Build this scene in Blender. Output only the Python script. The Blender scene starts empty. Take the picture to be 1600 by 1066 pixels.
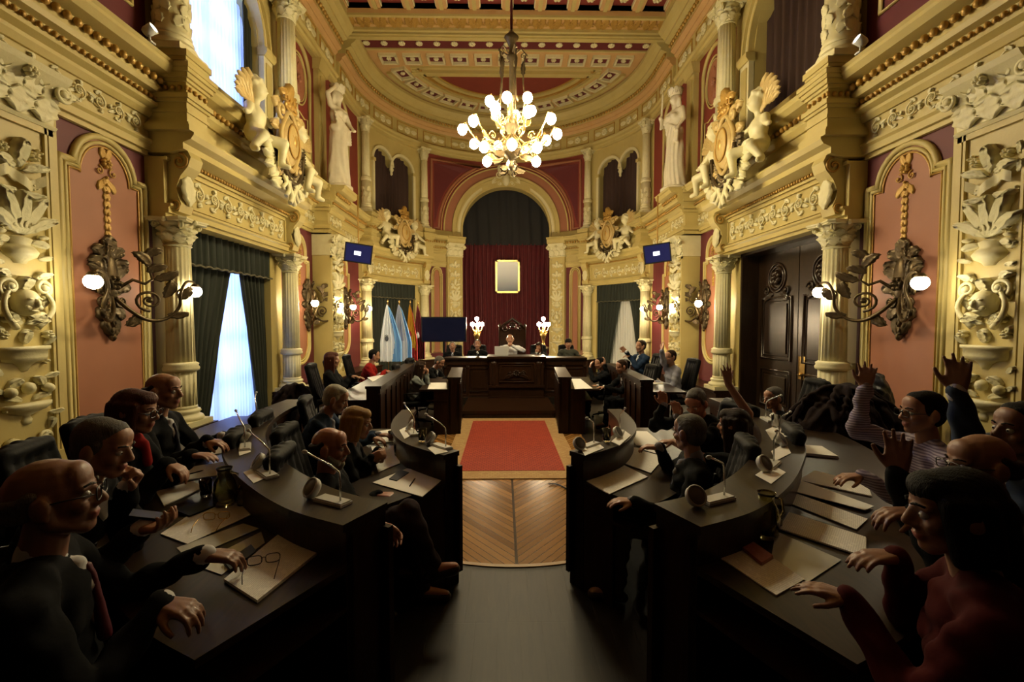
import bpy, bmesh, math, random
from mathutils import Vector, Matrix
random.seed(7)
PI=math.pi; V=Vector
sin,cos=math.sin,math.cos
# ------------------------------------------------------------ camera, world, light level
cam=bpy.data.cameras.new('camera'); cam.sensor_width=36; cam.lens=711*36/1600; cam.clip_start=.05
camo=bpy.data.objects.new('camera',cam); bpy.context.collection.objects.link(camo)
camo.location=(-.1,0,1.9); camo.rotation_euler=(math.radians(90-2.42),0,math.radians(-1.05))
bpy.context.scene.camera=camo
vs=bpy.context.scene.view_settings
vs.view_transform='Standard'; vs.look='None'; vs.gamma=1; vs.use_curve_mapping=False; vs.exposure=0.12
world=bpy.data.worlds.new('world'); bpy.context.scene.world=world; world.use_nodes=True
world.node_tree.nodes['Background'].inputs[0].default_value=(.25,.42,1,1)
world.node_tree.nodes['Background'].inputs[1].default_value=.06
CHAND=155; SCONCE=240; NEAR=58; DAY=(.28,.42,1.0)
def area(name,loc,rot,sx,sy,e,col):
    l=bpy.data.lights.new(name,'AREA'); l.shape='RECTANGLE'; l.size=sx; l.size_y=sy; l.energy=e; l.color=col
    o=bpy.data.objects.new(name,l); bpy.context.collection.objects.link(o); o.location=loc; o.rotation_euler=rot
# daylight arriving outside the left hand windows
area('daylight_lower',(-5.6,7.8,1.7),(0,-PI/2,0),3.2,2.6,330,DAY)
area('daylight_upper',(-5.6,7.75,6.9),(0,-PI/2,0),3.0,2.4,330,DAY)
# ------------------------------------------------------------ helpers
COL=bpy.context.collection
def tag(o,label=None,cat=None,group=None,kind=None):
    if label: o['label']=label
    if cat: o['category']=cat
    if group: o['group']=group
    if kind: o['kind']=kind
    return o
def thing(name,label,cat,loc=(0,0,0),rz=0,group=None):
    o=bpy.data.objects.new(name,None); COL.objects.link(o); o.empty_display_size=.05
    o.location=loc; o.rotation_euler=(0,0,rz)
    return tag(o,label,cat,group)
def put(name,me,parent=None,loc=None,rz=None):
    o=bpy.data.objects.new(name,me); COL.objects.link(o)
    if parent: o.parent=parent
    if loc is not None: o.location=loc
    if rz is not None: o.rotation_euler=(0,0,rz)
    return o
def kids(o): return [c for c in bpy.data.objects if c.parent==o]
def dup(o,loc=None,rz=None,label=None,group=None,parent=None):
    c=o.copy(); COL.objects.link(c)
    if parent: c.parent=parent
    if loc is not None: c.location=loc
    if rz is not None: c.rotation_euler=(0,0,rz)
    if label: c['label']=label
    if group: c['group']=group
    for k in kids(o): dup(k,parent=c)
    return c
class MB:
    def __init__(s): s.v=[];s.f=[];s.m=[];s.s=[]
    def add(s,vs,fs,mi=0,sm=False):
        b=len(s.v); s.v+=[tuple(p) for p in vs]
        for f in fs: s.f.append([b+i for i in f]); s.m.append(mi); s.s.append(sm)
    def grid(s,P,mi=0,cu=False,cv=False,sm=True,caps=False):
        n=len(P);m=len(P[0]); vs=[p for r in P for p in r]; fs=[]
        for i in range(n if cu else n-1):
            for j in range(m if cv else m-1):
                fs.append([i*m+j,i*m+(j+1)%m,((i+1)%n)*m+(j+1)%m,((i+1)%n)*m+j])
        s.add(vs,fs,mi,sm)
        if caps: s.add(P[0],[list(range(m))],mi); s.add(P[-1],[list(range(m))],mi)
    def box(s,a,b,mi=0,fn=None,nu=1):
        (x0,y0,z0),(x1,y1,z1)=a,b; fn=fn or (lambda x,y,z:(x,y,z)); P=[]
        for i in range(nu+1):
            x=x0+(x1-x0)*i/nu; P.append([fn(x,y0,z0),fn(x,y1,z0),fn(x,y1,z1),fn(x,y0,z1)])
        s.grid(P,mi,cv=True,sm=False,caps=True)
    def lathe(s,prof,fn=None,n=16,mi=0,sm=True,flute=0,fd=0,c=(0,0,0),a0=0,a1=2*PI):
        fn=fn or (lambda x,y,z:(x,y,z)); full=abs(a1-a0-2*PI)<1e-6; P=[]
        for r,z in prof:
            row=[]
            for k in range(n if full else n+1):
                a=a0+(a1-a0)*k/n; rr=r*(1-fd*(.5+.5*cos(a*flute))) if flute else r
                row.append(fn(c[0]+rr*cos(a),c[1]+rr*sin(a),c[2]+z))
            P.append(row)
        s.grid(P,mi,cv=full,sm=sm,caps=full)
    def tube(s,pts,rad,n=6,mi=0,closed=False):
        pts=[V(p) for p in pts]; N=len(pts); P=[]; up=V((0,0,1)); prev=None
        for i,p in enumerate(pts):
            t=(pts[(i+1)%N]-pts[i-1]) if closed else (pts[min(i+1,N-1)]-pts[max(i-1,0)])
            if t.length<1e-9: t=V((0,0,1))
            t.normalize()
            if prev is None:
                a=t.orthogonal().normalized()
            else:
                a=prev-t*prev.dot(t)
                a=a.normalized() if a.length>1e-6 else t.orthogonal().normalized()
            prev=a; b=t.cross(a); r=rad(i/(N-1)) if callable(rad) else rad
            P.append([p+(a*cos(2*PI*k/n)+b*sin(2*PI*k/n))*r for k in range(n)])
        s.grid(P,mi,cu=closed,cv=True,caps=not closed)
    def ball(s,c,r,n=10,m=6,mi=0,fn=None,M=None):
        if not isinstance(r,(tuple,list)): r=(r,r,r)
        fn=fn or (lambda x,y,z:(x,y,z)); P=[]
        for i in range(m+1):
            th=PI*i/m; row=[]
            for k in range(n):
                q=V((r[0]*sin(th)*cos(2*PI*k/n),r[1]*sin(th)*sin(2*PI*k/n),r[2]*cos(th)))
                if M: q=M@q
                row.append(fn(c[0]+q.x,c[1]+q.y,c[2]+q.z))
            P.append(row)
        s.grid(P,mi,cv=True)
    def prism(s,pts,fn,h0,h1,mi=0):
        # pts (a,b) outline; fn(a,b,h)
        n=len(pts); A=[fn(a,b,h0) for a,b in pts]; B=[fn(a,b,h1) for a,b in pts]
        s.add(A+B,[list(range(n)),list(range(n,2*n))]+[[i,(i+1)%n,n+(i+1)%n,n+i] for i in range(n)],mi)
    def mesh(s,name,mats,weld=True):
        me=bpy.data.meshes.new(name); me.from_pydata(s.v,[],s.f)
        for m in (mats if isinstance(mats,(list,tuple)) else [mats]): me.materials.append(m)
        me.polygons.foreach_set('material_index',s.m); me.polygons.foreach_set('use_smooth',s.s)
        bm=bmesh.new(); bm.from_mesh(me)
        if weld: bmesh.ops.remove_doubles(bm,verts=bm.verts,dist=1e-5)
        bmesh.ops.recalc_face_normals(bm,faces=bm.faces); bm.to_mesh(me); bm.free(); return me
    def build(s,name,mats,parent=None,kind=None,label=None,cat=None,group=None,loc=None,rz=None):
        o=put(name,s.mesh(name,mats),parent,loc,rz); tag(o,label,cat,group,kind); return o
# ------------------------------------------------------------ materials
def mat(name,col,rough=.6,metal=0,emit=None,es=0,noise=None,ns=8,bump=0,bs=30,trans=0,spec=None,alpha=None):
    m=bpy.data.materials.new(name); m.use_nodes=True; nt=m.node_tree; b=nt.nodes['Principled BSDF']
    b.inputs['Base Color'].default_value=(*col,1); b.inputs['Roughness'].default_value=rough; b.inputs['Metallic'].default_value=metal
    if emit: b.inputs['Emission Color'].default_value=(*emit,1); b.inputs['Emission Strength'].default_value=es
    if trans: b.inputs['Transmission Weight'].default_value=trans
    if spec is not None: b.inputs['Specular IOR Level'].default_value=spec
    if noise or bump:
        tc=nt.nodes.new('ShaderNodeTexCoord')
    if noise:
        n=nt.nodes.new('ShaderNodeTexNoise'); n.inputs['Scale'].default_value=ns; n.inputs['Detail'].default_value=5
        r=nt.nodes.new('ShaderNodeMix'); r.data_type='RGBA'
        nt.links.new(tc.outputs['Object'],n.inputs['Vector']); nt.links.new(n.outputs['Fac'],r.inputs['Factor'])
        r.inputs['A'].default_value=(*col,1); r.inputs['B'].default_value=(*noise,1)
        nt.links.new(r.outputs['Result'],b.inputs['Base Color'])
    if bump:
        n=nt.nodes.new('ShaderNodeTexNoise'); n.inputs['Scale'].default_value=bs; n.inputs['Detail'].default_value=4
        u=nt.nodes.new('ShaderNodeBump'); u.inputs['Strength'].default_value=bump; u.inputs['Distance'].default_value=.01
        nt.links.new(tc.outputs['Object'],n.inputs['Vector']); nt.links.new(n.outputs['Fac'],u.inputs['Height']); nt.links.new(u.outputs['Normal'],b.inputs['Normal'])
    return m
def wood(name,c1,c2,rough=.35,scale=6,axis='Z'):
    m=mat(name,c1,rough); nt=m.node_tree; b=nt.nodes['Principled BSDF']
    tc=nt.nodes.new('ShaderNodeTexCoord'); mp=nt.nodes.new('ShaderNodeMapping')
    mp.inputs['Scale'].default_value={'Z':(6,6,.6),'X':(.6,6,6),'Y':(6,.6,6)}[axis]
    n=nt.nodes.new('ShaderNodeTexNoise'); n.inputs['Scale'].default_value=scale; n.inputs['Detail'].default_value=6; n.inputs['Distortion'].default_value=1.2
    r=nt.nodes.new('ShaderNodeValToRGB'); r.color_ramp.elements[0].position=.3; r.color_ramp.elements[1].position=.72
    r.color_ramp.elements[0].color=(*c1,1); r.color_ramp.elements[1].color=(*c2,1)
    L=nt.links.new; L(tc.outputs['Object'],mp.inputs['Vector']); L(mp.outputs['Vector'],n.inputs['Vector']); L(n.outputs['Fac'],r.inputs['Fac']); L(r.outputs['Color'],b.inputs['Base Color'])
    return m
def cloth_sheer(name,col,tr):
    m=bpy.data.materials.new(name); m.use_nodes=True; nt=m.node_tree; nt.nodes.remove(nt.nodes['Principled BSDF'])
    d=nt.nodes.new('ShaderNodeBsdfDiffuse'); t=nt.nodes.new('ShaderNodeBsdfTranslucent'); x=nt.nodes.new('ShaderNodeMixShader')
    d.inputs[0].default_value=(*col,1); t.inputs[0].default_value=(*col,1); x.inputs[0].default_value=tr
    nt.links.new(d.outputs[0],x.inputs[1]); nt.links.new(t.outputs[0],x.inputs[2]); nt.links.new(x.outputs[0],nt.nodes['Material Output'].inputs[0]); return m
M={}
M['cream']=mat('cream_plaster',(.53,.435,.165),.5,noise=(.43,.33,.105),ns=3,bump=.15,bs=25)
M['cream2']=mat('pale_carved_plaster',(.70,.65,.40),.5,noise=(.60,.53,.28),ns=12,bump=.2,bs=40)
M['stone']=mat('statue_plaster',(.74,.68,.50),.55,noise=(.62,.54,.36),ns=9,bump=.1,bs=40)
M['gilt']=mat('gilded_plaster',(.52,.31,.07),.38,.25,noise=(.34,.19,.035),ns=14,bump=.3,bs=60)
M['ochre']=mat('ochre_paint',(.58,.36,.15),.6,noise=(.48,.28,.10),ns=4)
M['red']=mat('oxblood_paint',(.125,.014,.018),.6,noise=(.095,.010,.013),ns=4)
M['red2']=mat('brick_red_paint',(.22,.035,.022),.6,noise=(.17,.026,.017),ns=5)
M['salmon']=mat('salmon_paint',(.34,.135,.07),.55,noise=(.29,.11,.055),ns=3,bump=.05,bs=8)
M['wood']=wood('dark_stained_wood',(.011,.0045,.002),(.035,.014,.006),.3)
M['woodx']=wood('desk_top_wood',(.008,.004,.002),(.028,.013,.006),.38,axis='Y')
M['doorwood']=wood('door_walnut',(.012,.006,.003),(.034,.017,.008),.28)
M['velvet']=mat('dark_green_velvet',(.010,.013,.008),.85,noise=(.018,.023,.013),ns=3)
M['maroonv']=mat('maroon_velvet',(.13,.010,.014),.7,noise=(.06,.005,.008),ns=3)
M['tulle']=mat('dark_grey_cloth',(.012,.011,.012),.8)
M['sheer']=cloth_sheer('sheer_white_curtain',(.8,.8,.86),.8)
M['bronze']=mat('dark_bronze',(.15,.10,.045),.4,.7,noise=(.05,.04,.022),ns=20,bump=.2,bs=60)
M['brass']=mat('brass',(.55,.36,.12),.3,.9)
M['goldf']=mat('gold_leaf_frame',(.8,.6,.22),.3,.8)
M['globe']=mat('frosted_lamp_globe',(1,.9,.7),.4,emit=(1,.84,.50),es=CHAND)
M['globe2']=mat('frosted_sconce_globe',(1,.9,.7),.4,emit=(1,.85,.54),es=SCONCE)
M['globe2n']=mat('near_sconce_globe',(1,.9,.7),.4,emit=(1,.86,.58),es=NEAR)
M['globe3']=mat('frosted_candelabra_globe',(1,.9,.7),.4,emit=(1,.78,.48),es=360)
M['dark']=mat('unlit_plaster',(.02,.015,.01),.8)
M['black']=mat('black_plastic',(.008,.008,.009),.35)
# ------------------------------------------------------------ wall coordinates: u along the wall, d out from it, z up
RX=4.7; YC=13.8; UC=YC+RX*PI/2
def W(s):
    def f(u,d,z):
        if u<=YC: return (s*(RX-d),u,z)
        a=(u-YC)/RX; return (s*(RX-d)*cos(a),YC+(RX-d)*sin(a),z)
    return f
def wrot(s,u):   # rotation so local -Y looks into the room
    a=0 if u<=YC else (u-YC)/RX
    ix,iy=(-s*cos(a),-sin(a)); return math.atan2(iy,ix)+PI/2
def nseg(u0,u1): return 1 if max(u0,u1)<=YC+.01 else max(1,int(abs(u1-u0)/.22)+1)
def sweep(mb,w,prof,u0,u1,mi=0):
    us=[u0]
    if u0<YC<u1: us.append(YC)
    a=max(u0,YC)
    if u1>YC:
        n=max(1,int((u1-a)/.22)+1); us+=[a+(u1-a)*i/n for i in range(1,n+1)]
    else: us.append(u1)
    mb.grid([[w(u,d,z) for d,z in prof] for u in us],mi,cv=True,sm=False,caps=True)
def wbox(mb,w,u0,u1,d0,d1,z0,z1,mi=0):
    sweep(mb,w,[(d0,z0),(d1,z0),(d1,z1),(d0,z1)],u0,u1,mi)
# ---- carved ornament in a flat frame fn(a,b,h)
def leaf(mb,fn,a,b,ang,L,w,h,curl=0,mi=0,lob=4):
    N=9; P=[]; x,y=a,b; an=ang
    for i in range(N+1):
        t=i/N; ww=w*(.12+sin(PI*min(1,t*1.02))**.8)*(1+.28*cos(t*lob*2*PI))*.5
        px,py=-sin(an),cos(an); hh=h*(.30+.75*t+.45*sin(PI*t*lob)**2*.35-(.9*max(0,t-.82)/.18)*.5); row=[]
        row.append(fn(x+px*ww*-1,y+py*ww*-1,.0))
        for q,k in ((-.86,1.0),(-.45,.55),(0,.85),(.45,.55),(.86,1.0)):
            row.append(fn(x+px*ww*q,y+py*ww*q,hh*k+.001))
        row.append(fn(x+px*ww,y+py*ww,.0))
        P.append(row); x+=cos(an)*L/N; y+=sin(an)*L/N; an+=curl/N
    mb.grid(P,mi)
def spiral(mb,fn,a,b,r,ang,turns=1.6,dr=1,th=.02,h=.03,mi=0):
    N=int(16*turns); pts=[]
    for i in range(N+1):
        t=i/N; rr=r*(1-.86*t); an=ang+dr*t*turns*2*PI; pts.append(fn(a+rr*cos(an),b+rr*sin(an),h*(.6+.6*t)))
    mb.tube(pts,lambda t:th*(1-.35*t),6,mi); mb.ball((a,b,h),(th*1.7,th*1.7,th*1.3),8,5,mi,fn)
def rosette(mb,fn,a,b,r,h=.03,mi=0,n=6):
    for k in range(n):
        an=2*PI*k/n; mb.ball((a+r*.6*cos(an),b+r*.6*sin(an),h*.5),(r*.38,r*.38,h*.8),7,4,mi,fn)
    mb.ball((a,b,h*.8),(r*.28,r*.28,h*.7),7,4,mi,fn)
def hvase(mb,fn,a,b,prof,dep=.6,mi=0):
    P=[]
    for r,z in prof: P.append([fn(a+r*cos(t*PI/8),b+z,dep*r*sin(t*PI/8)) for t in range(9)])
    mb.grid(P,mi)
def rinceau(mb,fn,a0,a1,bc,H,h=.04,mi=0):
    n=max(1,round((a1-a0)/(H*1.05))); st=(a1-a0)/n; R=H*.36
    for i in range(n):
        c=a0+st*(i+.5); dr=1 if i%2 else -1
        spiral(mb,fn,c,bc,R,dr*-.5*PI,1.35,dr,H*.045,h,mi); rosette(mb,fn,c,bc,R*.42,h*1.2,mi,5)
        for k in range(3):
            an=dr*(.9+k*1.7); leaf(mb,fn,c+R*.9*cos(an),bc+R*.9*sin(an),an+dr*.9,H*.3,H*.17,h*1.2,dr*1.2,mi)
        leaf(mb,fn,c-st*.5,bc-dr*H*.2,.25*dr,st*.5,H*.13,h,dr*.6,mi)
def balls(mb,w,u0,u1,d,z,r,step,mi=0):
    n=int((u1-u0)/step)
    for i in range(n):
        mb.ball(w(u0+(i+.5)*(u1-u0)/n,d,z),(r,r,r*1.15),6,4,mi)
SD={-1:'left',1:'right'}
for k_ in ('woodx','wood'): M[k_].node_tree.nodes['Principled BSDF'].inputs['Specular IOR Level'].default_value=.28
# ------------------------------------------------------------ floor
def parquet():
    m=mat('chevron_parquet',(.3,.16,.06),.22); nt=m.node_tree; b=nt.nodes['Principled BSDF']; L=nt.links.new
    tc=nt.nodes.new('ShaderNodeTexCoord'); sp=nt.nodes.new('ShaderNodeSeparateXYZ'); L(tc.outputs['Object'],sp.inputs[0])
    def mth(op,a,bb=None):
        n=nt.nodes.new('ShaderNodeMath'); n.operation=op
        for i,q in enumerate((a,bb)):
            if q is None: continue
            if isinstance(q,(int,float)): n.inputs[i].default_value=q
            else: L(q,n.inputs[i])
        return n.outputs[0]
    ax=mth('ABSOLUTE',sp.outputs['X']); t=mth('SUBTRACT',sp.outputs['Y'],mth('MULTIPLY',ax,1.25)); t=mth('DIVIDE',t,.105)
    fr=mth('FRACT',t); fl=mth('FLOOR',t)
    gap=mth('GREATER_THAN',fr,.1); side=mth('GREATER_THAN',ax,.012); g=mth('MULTIPLY',gap,side)
    wn=nt.nodes.new('ShaderNodeTexWhiteNoise'); wn.noise_dimensions='2D'; cb=nt.nodes.new('ShaderNodeCombineXYZ')
    L(fl,cb.inputs[0]); L(mth('GREATER_THAN',sp.outputs['X'],0),cb.inputs[1]); L(cb.outputs[0],wn.inputs['Vector'])
    r=nt.nodes.new('ShaderNodeValToRGB'); r.color_ramp.elements[0].color=(.17,.075,.018,1); r.color_ramp.elements[1].color=(.36,.18,.055,1); L(wn.outputs['Value'],r.inputs[0])
    mx=nt.nodes.new('ShaderNodeMix'); mx.data_type='RGBA'; L(g,mx.inputs['Factor']); mx.inputs['A'].default_value=(.04,.018,.006,1); L(r.outputs[0],mx.inputs['B'])
    L(mx.outputs['Result'],b.inputs['Base Color'])
    bp=nt.nodes.new('ShaderNodeBump'); bp.inputs['Strength'].default_value=.5; bp.inputs['Distance'].default_value=.004
    L(fr,bp.inputs['Height']); L(bp.outputs['Normal'],b.inputs['Normal']); return m
def planks():
    m=wood('worn_dark_floorboards',(.008,.005,.003),(.018,.011,.006),.5,5,'Y'); nt=m.node_tree; b=nt.nodes['Principled BSDF']
    br=nt.nodes.new('ShaderNodeTexBrick'); br.inputs['Scale'].default_value=1; br.inputs['Brick Width'].default_value=.14; br.inputs['Row Height'].default_value=1.4; br.inputs['Mortar Size'].default_value=.004
    tc=nt.nodes.new('ShaderNodeTexCoord'); nt.links.new(tc.outputs['Object'],br.inputs['Vector'])
    bp=nt.nodes.new('ShaderNodeBump'); bp.inputs['Strength'].default_value=.4; bp.inputs['Distance'].default_value=.003; bp.invert=True
    nt.links.new(br.outputs['Fac'],bp.inputs['Height']); nt.links.new(bp.outputs['Normal'],b.inputs['Normal']); return m
M['parquet']=parquet(); M['planks']=planks(); M['planks'].node_tree.nodes['Principled BSDF'].inputs['Specular IOR Level'].default_value=.3; M['inlay']=mat('pale_inlay_wood',(.36,.22,.09),.35)
mb=MB(); mb.box((-5.1,-3.1,-.2),(5.1,20.2,0)); mb.build('floor',M['planks'],kind='structure')
# the parquet well with its curved pale border
R0=1.62
mb=MB(); pts=[]
N=24; A0=-.62
pp=[(.62*(2*i/N-1),3.47+.12*(2*i/N-1)**2) for i in range(N+1)]
pts=[(1.2,4.4),(1.2,9.2),(-1.2,9.2),(-1.2,4.4)]
out=pp+pts
mb.prism(out,lambda a,b,h:(a,b,h),0.0,.006); o=mb.build('floor_1',M['parquet'],kind='structure')
mb=MB(); P=[]
for a,b in pp: P.append([(a,b-.035,0),(a,b+.005,0),(a,b+.005,.009),(a,b-.035,.009)])
mb.grid(P,0,cv=True,sm=False,caps=True); mb.build('trim_1',M['inlay'],kind='structure')
# carpet
ct=thing('carpet','red carpet with a wide tan border in front of the presiding bench','carpet',(0,5.4,.006))
def carpetmat(n,c,c2):
    m=mat(n,c,.95); nt=m.node_tree; b=nt.nodes['Principled BSDF']; L=nt.links.new
    tc=nt.nodes.new('ShaderNodeTexCoord'); ck=nt.nodes.new('ShaderNodeTexBrick'); ck.inputs['Scale'].default_value=1
    ck.inputs['Brick Width'].default_value=.06; ck.inputs['Row Height'].default_value=.05; ck.inputs['Mortar Size'].default_value=.006
    ck.inputs['Color1'].default_value=(*c,1); ck.inputs['Color2'].default_value=(c[0]*.8,c[1]*.7,c[2]*.7,1); ck.inputs['Mortar'].default_value=(*c2,1)
    L(tc.outputs['Object'],ck.inputs['Vector']); L(ck.outputs['Color'],b.inputs['Base Color']); return m
M['carpet']=carpetmat('red_carpet_weave',(.36,.045,.018),(.2,.02,.008)); M['carpetb']=carpetmat('tan_carpet_weave',(.42,.27,.11),(.33,.2,.08))
mb=MB(); mb.box((-.90,0,0),(.90,3.43,.010)); mb.build('border',M['carpetb'],ct)
mb=MB(); mb.box((-.68,.28,.010),(.68,3.18,.014)); mb.build('field',M['carpet'],ct)
# ------------------------------------------------------------ walls
def wallpart(name,s,u0,u1,holes,kind='structure'):
    w=W(s); us=sorted({u0,u1,*[h[i] for h in holes for i in (0,1)],*[q for q in (6.1,9.55,14.5,17.9) if u0<q<u1],13.8 if u0<13.8<u1 else u0}); mb=MB()
    zs=[0,3.25,4.05,5.15,8.25,9.0,10.3]; zs=sorted({*zs,*[h[i] for h in holes for i in (2,3)]})
    for a,b in zip(us,us[1:]):
        for c,d in zip(zs,zs[1:]):
            um,zm=(a+b)/2,(c+d)/2
            if any(h[0]<um<h[1] and h[2]<zm<h[3] for h in holes): continue
            mi=(0 if (6.1<um<9.55 or 14.5<um<17.9) else 1) if zm<4.05 else (0 if 14.5<um<17.9 else 2 if 5.15<zm<8.25 and um>9.4 else (1 if 5.15<zm<8.25 and um<6.1 else 0))
            wbox(mb,w,a,b,-.45,0,c,d,mi)
    return mb
def fill(mb,w,zf,u0,u1,ztop,d0,d1,n=20,mi=0):
    P=[]
    for i in range(n+1):
        u=u0+(u1-u0)*i/n; z=zf(u); P.append([w(u,d0,z),w(u,d1,z),w(u,d1,ztop),w(u,d0,ztop)])
    mb.grid(P,mi,cv=True,sm=False,caps=True)
WM=[M['cream'],M['red'],M['red2']]
UZ=(6.65,8.85,5.6,8.25); AR=1.1
def arcz(u): return 7.05+math.sqrt(max(0,AR**2-(u-7.75)**2))
DW=(15.4,17.3,5.6,7.95)
def dblz(u):
    c=15.875 if u<16.35 else 16.825
    return 7.3+math.sqrt(max(0,.475**2-(u-c)**2))*(1.05)
for s in (-1,1):
    w=W(s)
    mb=wallpart('',s,-3,13.8,[(6.5,9.1,0,3.25),UZ]); fill(mb,w,arcz,6.65,8.85,8.25,-.45,0)
    mb.build('wall_'+SD[s],WM,kind='structure')
mb=MB()
for s in (-1,1):
    q=wallpart('',s,13.8,UC,[(15.0,17.4,0,3.25),DW,(19.38,UC,0,7.3)])
    fill(q,W(s),dblz,15.4,17.3,7.95,-.45,0,28); fill(q,W(s),lambda u:5.5+math.sqrt(max(0,1.8**2-(UC-u)**2)),19.38,UC,7.3,-.45,0,20,mi=2)
    mb.add(q.v,q.f); mb.m[-len(q.m):]=q.m
mb.build('wall_back',WM,kind='structure')
mb=MB(); mb.box((-5.2,-3.2,0),(5.2,-3,10.3)); mb.build('wall_front',M['dark'],kind='structure')
# arch niche behind the bench
mb=MB(); mb.box((-2.6,20.0,0),(2.6,20.2,10)); mb.box((-2.6,18.5,0),(-2.05,20.0,10)); mb.box((2.05,18.5,0),(2.6,20.0,10)); mb.box((-2.6,18.9,7.6),(2.6,20.2,8.0))
mb.build('wall_niche',M['red'],kind='structure')
# ------------------------------------------------------------ entablatures (structure trims)
n_trim=[1]
def trim(mb,mats):
    n_trim[0]+=1; return mb.build('trim_%d'%n_trim[0],mats,kind='structure')
TM=[M['cream'],M['gilt'],M['cream2'],M['ochre']]
def ent_low(mb,w,u0,u1,e=0,frieze=True):
    # recessed entablature over the sconce bays: z 4.05 - 5.15
    sweep(mb,w,[(-.02,4.02),(.05+e,4.02),(.05+e,4.08),(.09+e,4.08),(.09+e,4.16),(.12+e,4.19),(.12+e,4.22),(.06+e,4.22),(-.02,4.22)],u0,u1)
    wbox(mb,w,u0,u1,-.02,.06+e,4.22,4.50,0)
    if frieze:
        rinceau(mb,lambda a,b,h:w(a,.06+e+h,b),u0+.1,u1-.1,4.36,.24,.035,2)
    sweep(mb,w,[(-.02,4.5),(.09+e,4.5),(.13+e,4.56),(.13+e,4.6),(.20+e,4.64),(.20+e,4.68),(-.02,4.68)],u0,u1)
    balls(mb,w,u0,u1,.19+e,4.73,.028,.075,1)
    sweep(mb,w,[(-.02,4.68),(.16+e,4.68),(.16+e,4.78),(.24+e,4.80),(.26+e,4.85),(.26+e,4.88),(-.02,4.88)],u0,u1)
    balls(mb,w,u0,u1,.28+e,4.94,.042,.11,1)
    sweep(mb,w,[(-.02,4.88),(.24+e,4.88),(.24+e,5.0),(.40+e,5.02),(.46+e,5.08),(.46+e,5.12),(.49+e,5.15),(-.02,5.15)],u0,u1)
    sweep(mb,w,[(-.02,5.15),(.10,5.15),(.10,5.38),(.06,5.42),(-.02,5.42)],u0,u1)
for s in (-1,1):
    w=W(s)
    mb=MB(); ent_low(mb,w,-2.9,6.0); trim(mb,TM)
    mb=MB(); ent_low(mb,w,9.55,14.45); trim(mb,TM)
    mb=MB(); ent_low(mb,w,17.95,19.3,-.02,False); trim(mb,TM)
# window / door bays: lintel with carved frieze, ledge, attic, upper cornice
def bay(s,ua,ub,e=.2):
    w=W(s); mb=MB()
    sweep(mb,w,[(-.3,3.25),(e+.05,3.25),(e+.05,3.31),(e+.09,3.31),(e+.09,3.38),(e+.12,3.40),(e+.12,3.43),(e+.04,3.43),(-.3,3.43)],ua,ub)
    wbox(mb,w,ua,ub,-.02,e+.04,3.43,3.98,0)
    # frame of the carved panel
    for z0,z1 in ((3.46,3.49),(3.90,3.93)): wbox(mb,w,ua+.38,ub-.38,e,e+.075,z0,z1,0)
    for u0 in (ua+.38,ub-.41): wbox(mb,w,u0,u0+.03,e,e+.075,3.46,3.93,0)
    rinceau(mb,lambda a,b,h:w(a,e+.04+h,b),ua+.45,ub-.45,3.695,.34,.05,2)
    sweep(mb,w,[(-.02,3.98),(e+.08,3.98),(e+.08,4.02),(-.02,4.02)],ua,ub)
    balls(mb,w,ua+.1,ub-.1,e+.10,4.045,.026,.065,1)
    sweep(mb,w,[(-.02,4.07),(e+.12,4.07),(e+.30,4.12),(e+.30,4.2),(e+.40,4.24),(e+.44,4.30),(e+.44,4.33),(-.02,4.33)],ua,ub)
    sweep(mb,w,[(-.02,4.33),(e+.10,4.33),(e+.10,4.72),(-.02,4.72)],ua+.4,ub-.4)
    sweep(mb,w,[(-.02,4.72),(e+.14,4.72),(e+.2,4.80),(e+.2,4.86),(-.02,4.86)],ua+.4,ub-.4)
    balls(mb,w,ua+.42,ub-.42,e+.2,4.92,.04,.11,1)
    sweep(mb,w,[(-.02,4.86),(e+.17,4.86),(e+.17,4.98),(e+.3,5.02),(e+.36,5.09),(e+.36,5.13),(e+.38,5.16),(-.02,5.16)],ua+.4,ub-.4)
    wbox(mb,w,ua+.4,ub-.4,-.02,.12,5.16,5.6,0)
    # piers over the columns
    for uc in (ua+.2,ub-.2):
        a,b=uc-.2,uc+.2
        wbox(mb,w,a,b,-.02,e+.36,4.33,5.34)
        for z0,z1,q in ((4.33,4.40,.07),(4.40,4.44,.045),(4.57,4.61,.02),(4.70,4.74,.03),(4.74,4.80,.055),(4.95,4.99,.03),(4.99,5.05,.06),(5.05,5.10,.085),(5.10,5.16,.10),(5.22,5.26,.03),(5.26,5.34,.05)): wbox(mb,w,a-q,b+q,-.02,e+.36+q,z0,z1)
        balls(mb,w,a,b,e+.375,4.875,.03,.09,1)
        for i in range(7): mb.ball(w(a-.012,.06+i*.085,4.875),(.03,.03,.035),6,4,1)
        # console bracket: S scroll under the ledge
        for q in (-1,1):
            fn=lambda a2,b2,h,q=q,uc=uc:w(uc+q*(.12+h),e+a2,b2)
            pr=[(0,3.32),(.16,3.34),(.2,3.44),(.16,3.54),(.14,3.66),(.2,3.8),(.3,3.92),(.34,4.04),(.3,4.12),(0,4.12)]
            if q==1: mb.prism(pr,fn,-.24,0,0)
            spiral(mb,fn,.20,3.98,.11,PI/2,1.5,-1,.016,.01,1); spiral(mb,fn,.12,3.43,.07,-PI/2,1.4,1,.012,.01,1)
        leaf(mb,lambda a2,b2,h,uc=uc:w(uc+a2,e+.2+h,b2),0,3.85,-PI/2,.42,.2,.06,0,2)
    trim(mb,TM)
for s in (-1,1):
    bay(s,6.0,9.6); bay(s,14.45,17.95,.08)
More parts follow.
